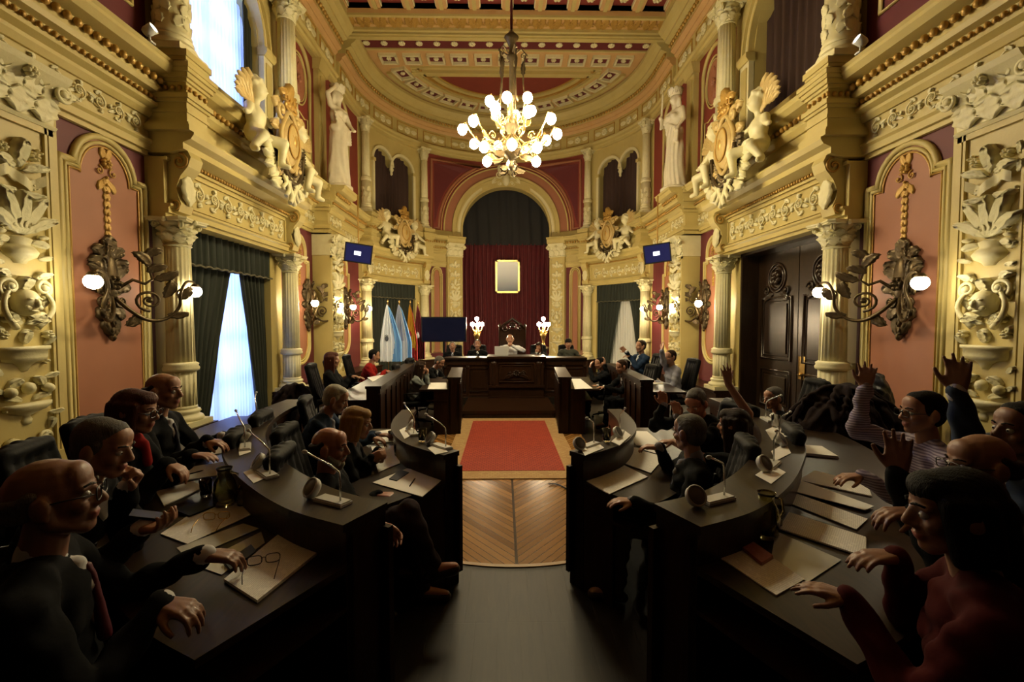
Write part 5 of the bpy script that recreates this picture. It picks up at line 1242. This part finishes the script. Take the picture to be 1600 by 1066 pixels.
M['stripe']=stripe(); M['shoe']=mat('brown_leather_shoe',(.03,.016,.009),.4); M['eyew']=mat('eye_white',(.6,.58,.55),.2); M['iris']=mat('dark_iris',(.02,.012,.008),.15)
def frm(yaw,pitch=0,roll=0):
    y=math.radians(yaw); p=math.radians(pitch); f0=V((cos(y),sin(y),0)); r=V((sin(y),-cos(y),0)); z=V((0,0,1))
    f=f0*cos(p)-z*sin(p); u=f0*sin(p)+z*cos(p)
    if roll: q=Matrix.Rotation(math.radians(roll),3,f); r=q@r; u=q@u
    return r,f,u
def MX(r,f,u): return Matrix((r,f,u)).transposed()
def hand_prims(T,d,n,side,curl,spread=.0,k=1.0):
    # T wrist, d finger direction, n palm normal (palm faces n), side +1: thumb towards +s
    d=V(d).normalized(); n=(V(n)-d*V(n).dot(d)).normalized(); s=d.cross(n)*side; P=[]
    kn=[]
    for i,(o,l) in enumerate(((.030,.072),(.011,.080),(-.009,.075),(-.028,.060))):
        q=T+d*(.092-.006*abs(i-1))*k+s*o*k*1.05; kn.append(q); P.append(('c',T+s*o*.5*k+d*.01,.019*k,q,.0135*k))
        a=q; dd=(d+s*o*spread*14).normalized(); nn=n
        for j,f in enumerate((.44,.31,.25)):
            an=curl*(.75,1.05,.7)[j]; dd,nn=(dd*cos(an)+nn*sin(an)).normalized(),(nn*cos(an)-dd*sin(an)).normalized()
            b=a+dd*l*f*k; P.append(('c',a,(.0098-.0008*j)*k,b,(.0090-.0009*j)*k)); a=b
    P.append(('e',T+d*.05*k,(.034*k,.05*k,.017*k),Matrix((s,d,n)).transposed()))
    a=T+d*.022*k+s*.022*k; td=(s*.75+d*.75+n*(.25+curl*.25)).normalized()
    for l,r0,r1 in ((.038,.015,.012),(.032,.0115,.0105),(.027,.0105,.0085)):
        b=a+td*l*k; P.append(('c',a,r0*k,b,r1*k)); a=b; td=(td+d*.35+n*curl*.35-s*curl*.3).normalized()
    return P
def head_prims(H,r,f,u,k):
    m=MX(r,f,u); q=lambda x,y,z:H+(r*x+f*y+u*z)*k; P=[]
    E=lambda c,s:P.append(('e',q(*c),tuple(x*k for x in s),m)); C=lambda a,ra,b,rb:P.append(('c',q(*a),ra*k,q(*b),rb*k))
    E((0,-.012,.028),(.077,.097,.086)); E((0,.026,-.022),(.061,.062,.088)); E((0,.060,-.092),(.030,.027,.024))
    for e in (-1,1):
        C((e*.054,.0,-.055),.022,(e*.012,.060,-.096),.021); C((e*.060,-.01,-.02),.02,(e*.054,.0,-.055),.022)
        E((e*.038,.058,-.028),(.024,.026,.024)); C((e*.014,.080,.026),.0125,(e*.046,.068,.022),.011); E((e*.086,-.008,-.006),(.015,.024,.035)); C((e*.088,-.02,.012),.009,(e*.086,.0,-.034),.010); E((e*.012,.093,-.034),(.010,.011,.009))
    C((0,.080,.022),.0105,(0,.106,-.024),.0135); E((0,.084,-.058),(.026,.013,.008)); E((0,.082,-.070),(.022,.012,.008)); E((0,.05,.05),(.06,.038,.05))
    return P
def person(label,head,body,look,lean=8,seat=True,hl=None,hr=None,top='suit',trousers='suit',hair=('short','hbrown'),vox=.009,k=1.0,floor=0,female=False,shirt='white',tie=None,glasses=False,beard=None,sk='skin',sleeve=.985,legs='sit',scarf=None,group=None,turn=0,tors=.50):
    """head: head centre; body: yaw faced; look: (yaw,pitch,roll); hl/hr: (wrist point, finger dir, palm dir, curl, elbow pole)"""
    H=V(head); br,bf,_=frm(body); _,_,bu=frm(body,lean); ly,lp,lr=look; r,f,u=frm(ly,lp,lr)
    base=V((H.x,H.y,floor)); N=H-u*.115*k-f*.035*k-bu*.06*k; w=(.165 if female else .195)*k
    tors=min(tors,max(.37,(N.z-floor-.55)/max(.5,bu.z)/k)); P=N-bu*tors*k; sr,_,_=frm(body+turn); chest=frm(body,lean); cm=MX(chest[0],chest[1],chest[2])
    t=thing('person',label,'person',(P.x,P.y,floor),0,group); O=V((P.x,P.y,floor)); sg={-1:-1,1:1}
    B=head_prims(H,r,f,u,k); c_=lambda a,ra,b,rb:('c',V(a),ra*k,V(b),rb*k)
    B.append(c_(N-bu*.02,.056,H-u*.04*k-f*.012*k,.050)); T=[]; 
    T+=[('e',N-bu*.19*k,(.160*k*(.92 if female else 1),.118*k,.20*k),cm),('e',N-bu*.36*k+chest[1]*.01,(.150*k,.125*k,.16*k),cm),('e',P,(.165*k,.13*k,.13*k),cm)]
    if female:
        for e in (-1,1): T.append(('e',N-bu*.20*k+chest[1]*.08*k+chest[0]*e*.07*k,(.065*k,.055*k,.065*k),cm))
    S={e:N-bu*.055*k+sr*e*w for e in (-1,1)}
    for e in (-1,1): T+=[c_(S[e],.056,N-bu*.03*k+sr*e*.05,.062)]
    T.append(c_(S[-1],.06,S[1],.06)); arms=[]; hands=[]; fore=[]
    for e,h in ((-1,hl),(1,hr)):
        if h is None: h=(P+bf*.26*k+br*e*.13*k+V((0,0,.08)),bf+br*(-e)*.4,V((0,0,-1)),.45,None)
        W_=V(h[0]); a,b=.295*k,.27*k; D=W_-S[e]; L=D.length
        if L>a+b-.008: W_=S[e]+D.normalized()*(a+b-.008); D=W_-S[e]; L=D.length
        if L<.12: L=.12
        pole=V(h[4]) if h[4] else (V((0,0,-1))+br*e*.55-bf*.25)
        dn=D.normalized(); ca=(a*a+L*L-b*b)/(2*a*L); ca=max(-1,min(1,ca)); pn=(pole-dn*pole.dot(dn)).normalized()
        El=S[e]+dn*a*ca+pn*a*math.sqrt(1-ca*ca); fd=V(h[1]).normalized() if h[1] else (W_-El).normalized()
        arms.append((S[e],El,W_)); thumb=e*-1
        hands+=hand_prims(W_,fd,V(h[2]),-e,h[3],h[5] if len(h)>5 else .3,k*(.92 if female else 1.0))
    legp=[]
    for e in (-1,1):
        hip=P+br*e*.085*k-V((0,0,.02)); 
        if legs=='cross' and e==1: kn=hip+bf*.40-br*.02+V((0,0,.20)); an=kn+bf*.16-V((0,0,.38)); toe=an+bf*.12+V((0,0,.0))
        else:
            kn=hip+bf*.42*k+br*e*.06; kn.z=floor+.50*k if P.z-floor<.75 else P.z-.03; an=V((kn.x,kn.y,floor+.09))+bf*.03; toe=an+bf*.16-V((0,0,.045))
            if an.z>kn.z-.1: an.z=kn.z-.4
        legp.append((hip,kn,an,toe))
    # continuous body: head, neck, torso, arms, hands, legs
    for (s_,e_,w_) in arms: B+=[c_(s_,.043,e_,.038),c_(e_,.037,w_,.026)]
    B+=hands+[(p[0],p[1],tuple(x*.86 for x in p[2]),p[3]) if p[0]=='e' else (p[0],p[1],p[2]*.8,p[3],p[4]*.8) for p in T]
    for hip,kn,an,toe in legp: B+=[c_(hip,.07,kn,.05),c_(kn,.048,an,.033),c_(an,.035,toe,.03)]
    mo=H+(f*.088-u*.064)*k
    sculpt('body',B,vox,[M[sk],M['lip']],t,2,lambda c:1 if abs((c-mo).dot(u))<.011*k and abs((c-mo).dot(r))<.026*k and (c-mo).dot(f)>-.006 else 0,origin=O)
    # clothing
    G=[(p[0],p[1],tuple(x*1.07+.004 for x in p[2]),p[3]) if p[0]=='e' else (p[0],p[1],p[2]*1.12,p[3],p[4]*1.12) for p in T]
    for s_,e_,w_ in arms:
        if sleeve>.9: G+=[c_(s_,.064,e_,.052),c_(e_,.053,e_.lerp(w_,sleeve),.041)]
        else: G+=[c_(s_,.064,s_.lerp(e_,.75),.055)]
    fold=lambda c,n:n*(.006*sin(c.x*38+c.z*29+3*sin(c.y*17))+.004*sin(c.z*70+c.x*41))
    sculpt('jacket' if top in('suit','coat','navy','charcoal') else 'shirt',G,max(vox,.011),M[top],t,3,disp=fold,origin=O)
    Lg=[('e',P-V((0,0,.03)),(.172*k,.14*k,.12*k),cm)]
    for hip,kn,an,toe in legp: Lg+=[c_(hip,.088,kn,.066),c_(kn,.066,an,.050)]
    sculpt('trousers',Lg,.014,M[trousers],t,3,disp=fold,origin=O)
    for hip,kn,an,toe in legp: sculpt('shoe',[c_(an-V((0,0,.03)),.042,toe-V((0,0,.012)),.038),c_(an-V((0,0,.05)),.036,an-bf*.04-V((0,0,.05)),.036)],.012,M['shoe'],t,2,origin=O)
    if top in('suit','coat','navy','charcoal','denim') and shirt:
        fr=N+chest[1]*.075*k; sculpt('collar',[c_(N-bu*.01,.060,N+bu*.03*k,.055),('c',fr-bu*.03*k,.028*k,fr-bu*.21*k+chest[1]*.045*k,.012*k)]+[('c',fr-bu*.05*k+chest[0]*e*.018,.024*k,fr-bu*.10*k+chest[1]*.035*k,.018*k) for e in (-1,1)],max(vox,.009),M[shirt],t,2,origin=O)
        for s_,e_,w_ in arms: 
            a=e_.lerp(w_,.965); mb=MB(); capsule(mb,a-O,.037*k,e_.lerp(w_,1.03)-O,.034*k); mb.build('cuff',M[shirt],t)
    if tie:
        fr=N+chest[1]*.10*k; sculpt('tie',[('c',fr-bu*.04*k,.015,fr-bu*.05*k,.017),('c',fr-bu*.06*k+chest[1]*.012,.012,fr-bu*.26*k+chest[1]*.05*k,.021)],.008,M[tie],t,1,origin=O)
    if scarf: sculpt('scarf',[c_(N+bu*.01+chest[1]*.03,.062,N+bu*.03,.06),('c',N+chest[1]*.09*k,.03,N-bu*.10+chest[1]*.12*k,.03)],.012,M[scarf],t,2,origin=O)
    # hair
    st,hm=hair; q=lambda x,y,z:H+(r*x+f*y+u*z)*k; hmx=MX(r,f,u); A=[]
    E=lambda c,s:A.append(('e',q(*c),tuple(x*k for x in s),hmx)); C=lambda a,ra,b,rb:A.append(('c',q(*a),ra*k,q(*b),rb*k))
    if st in('short','bob','long','cap','crop'):
        E((0,-.026,.036),(.084,.098,.090)); E((0,-.045,-.01),(.074,.068,.075)); E((0,.008,.078),(.062,.052,.042))
        for e in (-1,1): C((e*.070,.012,.03),.018,(e*.073,.0,-.0),.014)
    if st=='short': E((0,.018,.080),(.062,.050,.040))
    if st=='bald':
        for e in (-1,1):
            pts=[(e*.074,-.030,.028),(e*.076,-.045,.012),(e*.068,-.07,.01),(e*.04,-.095,.005),(0,-.102,.0)]
            for a,b in zip(pts,pts[1:]): C(a,.019,b,.019); C((a[0],a[1],a[2]-.03),.016,(b[0],b[1],b[2]-.035),.016)
    if st in('bob','long'):
        z1=-.11 if st=='bob' else -.21
        for e in (-1,1):
            for y in (.03,-.005,-.045): C((e*.074,y,.04),.026,(e*(.084-.005),y-.005,z1+.25*abs(y)),.022)
        for x in (-.05,0,.05): C((x,-.085,.03),.032,(x,-.085,z1-.01),.028)
        E((0,.045,.07),(.066,.048,.045))
    if st=='cap': E((0,-.01,.06),(.09,.105,.075)); C((-.03,.09,.055),.014,(.03,.09,.055),.014)
    if A: sculpt('hair' if st!='cap' else 'cap',A,max(vox*.9,.006),M[hm],t,5,disp=lambda c,n:n*.0007*sin(c.x*330+c.y*360+c.z*40),origin=O)
    if beard:
        A=[]; C((-.035,.055,-.082),.022,(.035,.055,-.082),.022); C((0,.068,-.095),.026,(0,.066,-.118),.018)
        for e in (-1,1): C((e*.035,.055,-.082),.022,(e*.062,.015,-.045),.016); C((e*.006,.093,-.046),.008,(e*.03,.08,-.062),.008)
        sculpt('beard',A,.006,M[beard],t,1,origin=O)
    if vox<=.009:
        for e in (-1,1):
            mb=MB(); c=q(e*.031,.074,.002); mb.ball(c-O,.0128*k,12,8); o=mb.build('eye',M['eyew'],t); mb=MB(); mb.ball(c+f*.0066*k-O,.0070*k,10,6); mb.build('iris',M['iris'],o)
            mb=MB(); mb.tube([q(e*.014,.094,.028)-O,q(e*.030,.090,.034)-O,q(e*.048,.076,.029)-O],.0035,6); mb.build('eyebrow',M[hm if hm!='hwhite' else 'hgrey'],t)
    if glasses:
        mb=MB()
        for e in (-1,1):
            mb.tube([q(e*.033+x,.104,.002+y)-O for x,y in rr(0,0,.026,.019)],.0022,6,0,True); mb.tube([q(e*.060,.10,.006)-O,q(e*.082,.04,.008)-O,q(e*.085,-.01,.004)-O],.0022,6)
        mb.tube([q(-.008,.106,.008)-O,q(.008,.106,.008)-O],.0022,6); mb.build('eyeglasses',M['black'],t)
    return t,P,O
# chairs: black swivel armchairs
def chair_proto():
    t=thing('office_chair','x','chair',(0,0,0))   # faces +x
    def cushion(name,pr,m='leather',v=.018): return sculpt(name,pr,v,M[m],t,4)
    cushion('seat',[('c',V((-.16,y,.42)),.055,V((.20,y,.43)),.055) for y in (-.17,-.06,.06,.17)])
    cushion('backrest',[('c',V((-.24,y,.55)),.045,V((-.37-.03*(1-abs(y)*4),y*.92,1.12-.5*y*y)),.042) for y in (-.18,-.09,0,.09,.18)]+[('c',V((-.362,-.15,1.11)),.04,V((-.362,.15,1.11)),.04)])
    mb=MB(); mb.lathe([(0,.08),(.03,.08),(.03,.25),(.022,.25),(.022,.38),(0,.38)],n=14); mb.build('pedestal',M['chrome'],t)
    for i in range(5):
        a=2*PI*i/5; mb=MB(); mb.tube([(0,0,.10),(.15*cos(a),.15*sin(a),.09),(.28*cos(a),.28*sin(a),.065)],lambda q:.022-.008*q,8); o=mb.build('leg',M['black'],t)
        mb=MB(); mb.ball((.28*cos(a),.28*sin(a),.028),(.028,.028,.028),10,6); mb.build('caster',M['black'],o)
    for q in (-1,1): mb=MB(); mb.tube([(-.20,q*.24,.42),(-.20,q*.27,.62),(.12,q*.27,.64),(.14,q*.25,.44)],.016,8); mb.build('armrest',M['black'],t)
    return t
M['leather']=mat('black_leather',(.004,.004,.0045),.6,spec=.14,bump=.15,bs=40)
CP=chair_proto(); cfirst=[True]
def chair(x,y,z,yaw,label,k=1.0):
    if cfirst[0]: CP.location=(x,y,z); CP.rotation_euler=(0,0,math.radians(yaw)); CP['label']=label; CP['group']='black swivel armchairs'; cfirst[0]=False; return CP
    return dup(CP,(x,y,z),math.radians(yaw),label,'black swivel armchairs')
Z=V((0,0,1)); X=V((1,0,0)); Y=V((0,1,0))
def seat(P,yaw,fl,label): 
    _,f,_=frm(yaw); q=chair(P.x+f.x*.02,P.y+f.y*.02,fl+max(-.2,min(.25,P.z-fl-.60)),yaw,label)
    if P.z-fl-.60>.0: q.location.z=fl
    q.location.z=fl
PE=[]
def P_(cl,*a,**kw):
    t,P,O=person(*a,**kw); seat(P,a[2],kw.get('floor',0),cl); return t
# ---- left outer row
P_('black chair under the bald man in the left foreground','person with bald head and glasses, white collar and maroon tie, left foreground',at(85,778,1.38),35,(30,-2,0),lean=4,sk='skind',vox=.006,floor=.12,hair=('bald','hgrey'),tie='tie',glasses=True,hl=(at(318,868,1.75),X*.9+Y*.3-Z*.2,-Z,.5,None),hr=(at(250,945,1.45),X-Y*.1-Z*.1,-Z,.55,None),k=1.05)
P_('black chair under the grey haired man with his fist at his mouth','person in dark suit, grey hair, leaning his mouth on his fist and holding a phone',at(163,700,1.9),18,(8,14,0),lean=22,vox=.006,floor=.12,hair=('short','hgrey'),
   hl=(at(197,764,1.98),Z*.8+X*.45,X*-.2-Y*.9+Z*.1,1.25,-Z+X*.3),hr=(at(222,826,1.75),X*.9-Y*.1+Z*.15,Z*.7-X*.3,.7,None),k=1.0)
P_('black chair under the brown haired woman','person in black with brown bobbed hair, glasses and a reddish scarf',at(212,643,2.55),15,(10,8,0),lean=10,vox=.007,floor=.12,hair=('bob','hauburn'),female=True,glasses=True,scarf='redcoat',shirt=None,top='coat',hr=(at(262,725,2.45),X*.8-Z*.4,-Z,.5,None),hl=(at(300,712,2.75),X,-Z,.4,None),k=1.02)
P_('black chair under the bald man in the dark suit','person with bald head, dark suit, white shirt and dark tie beside the salmon panel',at(256,611,3.15),12,(5,4,0),lean=6,vox=.007,floor=.12,hair=('bald','hbrown'),tie='tieb',hr=(at(322,690,3.0),X-Z*.1,-Z,.5,None),hl=(at(345,683,3.3),X,-Z,.5,None),k=1.06)
# ---- left inner row
P_('black chair under the bearded bald man','person with bald head and grey beard in black, legs crossed, facing the aisle',at(516,699,2.78),8,(4,6,0),lean=-14,vox=.006,hair=('bald','hbrown'),beard='hwhite',top='coat',shirt=None,trousers='plum',legs='cross',sk='skinr',hr=(at(595,822,2.55),X*.8-Z*.55,-Y*.7-Z*.2,.55,None,.6),hl=(at(590,775,2.95),X,-Z,.5,None),k=1.04)
P_('black chair under the blonde woman','person with blonde bobbed hair in a black jacket, hands together over her papers',at(558,661,3.38),5,(8,10,0),lean=12,vox=.008,hair=('bob','hblond'),female=True,top='suit',shirt=None,hr=(at(578,716,3.4),X*.8+Y*.4+Z*.2,-Z*.3+Y,.7,None),hl=(at(590,706,3.55),X*.6-Y*.4,-Y,.8,None))
P_('black chair under the grey haired man of the left inner row','person with thick white grey hair and dark navy jacket bent over a pad',at(525,624,3.95),8,(10,24,0),lean=18,vox=.008,hair=('short','hwhite'),top='navy',shirt='greysh',hr=(at(580,684,3.95),X-Z*.2,-Z,.5,None),hl=(at(590,680,4.2),X,-Z,.5,None))
# ---- left rear rows
P_('black chair under the dark haired woman at the rear left','person with long reddish brown hair in black, leaning back at the rear left desk',at(519,562,7.0),5,(12,0,0),lean=-8,vox=.011,floor=.12,hair=('long','hauburn'),female=True,top='coat',shirt=None,hr=(at(548,588,6.95),X,-Z,.4,None),hl=(at(556,590,7.2),X,-Z,.4,None))
P_('black chair under the woman in the red blouse','person with short dark hair in a red blouse writing at the rear left desk',at(585,556,8.9),5,(18,12,0),lean=14,vox=.011,floor=.12,hair=('crop','hblack'),female=True,top='redcoat',hr=(at(602,580,8.85),X,-Z,.4,None),hl=(at(606,581,9.1),X,-Z,.4,None))
P_('black chair under the woman in the grey top','person in a pale grey top resting her chin on her hand, back inner desk left',at(657,574,8.3),0,(15,8,0),lean=6,vox=.011,hair=('long','hbrown'),female=True,top='greytop',hr=(at(667,586,8.2),Z+X*.3,-X,.9,-Z),hl=(at(676,601,8.4),X,-Z,.4,None))
P_('black chair under the man leaning over the rear left inner desk','person in dark suit with greying hair leaning forward over the rear left inner desk',at(687,566,9.35),-10,(-15,28,0),lean=26,vox=.011,hair=('short','hgrey'),tie='tieb',hr=(at(700,590,9.1),X,-Z,.5,None),hl=(at(708,592,9.3),X,-Z,.5,None))
# ---- presiding bench
def bh(lab,ch,px,py,**kw): P_(ch,lab,at(px,py,11.35),kw.pop('body',-90),kw.pop('look',(-88,4,0)),vox=.011,floor=.16,k=kw.pop('k',1)*.93,**kw)
bh('person with glasses in dark suit at the left end of the presiding bench','chair under the leftmost person at the bench',707,541,hair=('short','hgrey'),tie='tieb',glasses=True,lean=6,sk='skin')
bh('person in dark suit and light tie second from left at the presiding bench','chair under the second person at the bench',746,538,hair=('short','hgrey'),tie='tieb',lean=4,k=1.05)
bh('person with bald head and white shirt, hands clasped at his mouth, presiding','chair under the man in the white shirt',797,530,hair=('none','hgrey'),top='white',trousers='suit',lean=6,k=1.12,hl=(at(801,541,11.15),Z*.7-X*.5,X*-.6,1.0,X-Z*.4),hr=(at(793,541,11.15),Z*.7+X*.5,X*.6,1.0,-X-Z*.4))
bh('person with dark hair in dark patterned clothes, hand at chin, at the presiding bench','chair under the woman at the bench',842,542,hair=('bob','hbrown'),female=True,top='charcoal',lean=10,look=(-110,8,0),hr=(at(838,552,11.15),Z*.9,X*.3+Y*.5,.9,None))
M['greyj']=clothm('olive_grey_jacket',(.055,.058,.045))
bh('person in olive grey jacket and dark cap at the right end, one palm raised','chair under the rightmost person at the bench',888,537,hair=('cap','hblack'),top='greyj',shirt='charcoal',lean=2,k=1.05,hl=(at(906,556,11.2),Z+X*.3,-Y,.2,None,.6))
# ---- right rear rows
P_('black chair under the person with both hands at the face','person in dark clothes with both hands up at the forehead, rear right inner desk',at(937,568,8.9),185,(200,10,0),lean=16,vox=.010,hair=('crop','hblack'),top='coat',shirt=None,hr=(at(945,570,8.8),Z,-X,.4,None),hl=(at(922,575,8.8),Z*.8+X*.2,X,.4,None))
P_('black chair under the man in the suit at the rear right','person in black suit and white shirt reading at the rear right inner desk',at(971,573,7.9),190,(195,14,0),lean=20,vox=.010,hair=('short','hbrown'),hl=(at(945,605,7.7),-X,-Z,.4,None),hr=(at(935,603,8.0),-X,-Z,.4,None))
P_('black chair under the man in the blue sweater','person in a blue sweater with one arm stretched out to vote, rear right',at(1001,541,8.9),190,(200,0,0),lean=0,vox=.010,floor=.12,hair=('short','hbrown'),top='navy',hl=(at(985,556,8.75),-X,-Z,.4,None),hr=(at(979,550,8.7),-X*.7+Z*.6,-Y-X*.3,.1,-Z,.6))
P_('black chair under the man in the grey shirt','person with dark hair and glasses in a grey shirt raising one hand, rear right',at(1047,558,7.75),185,(200,4,0),lean=4,vox=.010,floor=.12,hair=('crop','hbrown'),top='greysh',glasses=True,hl=(at(1025,598,7.6),-X,-Z,.4,None),hr=(at(1034,548,7.6),Z+X*.25,-X,.1,-Z*.4,.7))
# ---- right inner row
P_('black chair under the ruddy man looking down','person with reddish face and greying hair looking down, both hands raised',at(1087,630,3.9),205,(222,30,0),lean=16,vox=.008,hair=('short','hgrey'),sk='skinr',top='coat',shirt='greysh',hr=(at(1037,634,4.1),Z+X*-.1,-Y*.6-X*.3,.5,None),hl=(at(1060,652,3.6),Z*.9-X*.2,-Y*.5-X*.6,.5,None,.5))
P_('black chair under the grey haired man in the black coat','person seen from behind with grey hair, black coat and olive trousers by the aisle',at(1076,676,3.05),165,(125,6,0),lean=-4,vox=.007,hair=('short','hgrey'),top='coat',shirt='greysh',trousers='olive',hl=(at(990,785,2.75),-X*.9+Z*.1,-Z,.35,None),hr=(at(1030,700,3.35),-X*.8+Y*.4,-Z,.5,None),k=1.04)
P_('black chair under the long haired woman with one bare arm raised','person seen from behind with long dark hair, one bare arm raised high',at(1146,664,3.4),160,(135,4,0),lean=0,vox=.008,hair=('long','hbrown'),female=True,top='coat',shirt=None,sleeve=.5,hl=(at(1050,690,3.7),-X,-Z,.4,None),hr=(at(1138,600,3.6),Z-X*.15,-X*.2+Y,.12,X*.5,.8),k=1.05)
# ---- right outer row
P_('black chair under the suited man facing left','person with cropped grey hair in dark suit and white shirt facing left',at(1208,622,5.0),178,(186,12,0),lean=10,vox=.008,floor=.12,hair=('crop','hgrey'),tie='tieb',hl=(at(1170,660,4.6),-X,-Z,.4,None))
P_('black chair under the man in the striped shirt','person with dark hair, glasses and lavender striped shirt raising one hand',at(1440,645,2.5),165,(172,2,0),lean=4,vox=.007,floor=.12,hair=('short','hblack'),top='stripe',trousers='suit',glasses=True,beard=None,hr=(at(1352,606,2.75),Z+X*.12,-X*.6-Y*.6,.35,-X*.3-Z*.5,.7),hl=(at(1345,745,2.5),-X,-Z,.4,None),k=1.0)
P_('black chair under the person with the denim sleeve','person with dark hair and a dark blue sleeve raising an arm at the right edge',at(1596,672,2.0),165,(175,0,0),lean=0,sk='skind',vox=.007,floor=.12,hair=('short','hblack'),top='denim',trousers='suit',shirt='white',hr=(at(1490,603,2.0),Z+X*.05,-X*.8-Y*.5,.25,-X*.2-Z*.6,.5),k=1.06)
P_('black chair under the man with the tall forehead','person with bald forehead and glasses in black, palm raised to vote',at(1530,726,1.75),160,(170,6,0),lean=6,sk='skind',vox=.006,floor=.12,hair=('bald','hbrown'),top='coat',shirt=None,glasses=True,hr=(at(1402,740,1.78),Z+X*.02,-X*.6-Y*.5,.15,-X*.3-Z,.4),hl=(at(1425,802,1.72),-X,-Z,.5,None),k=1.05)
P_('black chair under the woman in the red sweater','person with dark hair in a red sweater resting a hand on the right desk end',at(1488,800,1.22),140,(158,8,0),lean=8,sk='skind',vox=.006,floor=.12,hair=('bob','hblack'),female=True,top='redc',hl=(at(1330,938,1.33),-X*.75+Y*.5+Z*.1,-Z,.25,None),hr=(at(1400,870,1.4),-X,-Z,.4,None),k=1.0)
# empty chairs
chair(-2.72,2.55,.12,15,'empty black high backed chair behind the row at the far left'); chair(-2.75,7.9,.12,5,'empty black chair between the two women at the rear left')
chair(-1.62,3.3,0,12,'empty black armchair showing behind the bearded man'); chair(-1.75,4.7,0,12,'empty black armchair at the far end of the left inner row'); chair(1.75,4.4,0,170,'black chair back right of the man looking down')
# coats and bags on the bench along the walls
def pile(label,c,size,m,seed,name='coat_pile',cat='coat'):
    rnd=random.Random(seed); sx,sy,sz=size; pr=[('e',V((0,0,sz*.42)),(sx*.85,sy*.85,sz*.46)),('e',V((-sx*.35,0,sz*.3)),(sx*.6,sy*.9,sz*.42)),('e',V((sx*.4,0,sz*.32)),(sx*.55,sy*.85,sz*.45))]
    for i in range(34):   # folds draped over the heap
        a0=rnd.uniform(0,2*PI); tw=rnd.uniform(-.9,.9); q=None
        for j in range(6):
            h=j/5; a_=a0+tw*h; R=sin(min(1,h*1.1)*PI/2); p_=V((sx*R*cos(a_)*.98,sy*R*sin(a_)*.98,sz*.90*cos(h*PI/2)*(1-.12*sin(i))+.05))
            if q is not None: pr.append(('c',q,.030+.008*sin(i),p_,.030+.008*sin(i+1)))
            q=p_
    t=sculpt(name,pr,.014,M[m],None,2,disp=lambda c_,n:n*(.008*sin(c_.x*42+c_.y*30+3*sin(c_.z*20)))); t.location=c; tag(t,label,cat)
M['coatb']=clothm('brown_black_coat_cloth',(.022,.014,.014)); M['bagb']=mat('black_nylon',(.010,.010,.013),.4,bump=.3,bs=20)
pile('heap of dark brown coats on the bench by the right hand column',(3.3,4.45,.5),(.62,.42,.72),'coatb',3)
pile('black backpack standing behind the coats',(4.05,5.0,.52),(.22,.16,.75),'bagb',5,'backpack','bag')
pile('black bag lying at the far left edge of the room',(-3.1,2.95,.5),(.36,.3,.36),'bagb',9,'travel_bag','bag')
pile('dark red coats draped over a chair at the rear left',(-3.35,7.1,.5),(.3,.3,.38),'coatb',12)
for x,y,sx,sy in ((3.45,4.6,.75,.6),(-3.2,2.9,.6,.5)):
    mb=MB(); mb.box((-sx,-sy,.34),(sx,sy,.42)); mb.box((-sx,-sy,.42),(sx,sy,.5))
    for a in (-1,1):
        for b in (-1,1): mb.box((a*(sx-.06)-.03,b*(sy-.06)-.03,.12-0),(a*(sx-.06)+.03,b*(sy-.06)+.03,.34))
    mb.build('bench_seat',M['wood'],label='low dark wooden bench under the %s'%('heap of brown coats' if x>0 else 'black bag'),cat='bench',loc=(x,y,0))
bpy.data.scenes.remove(WS)
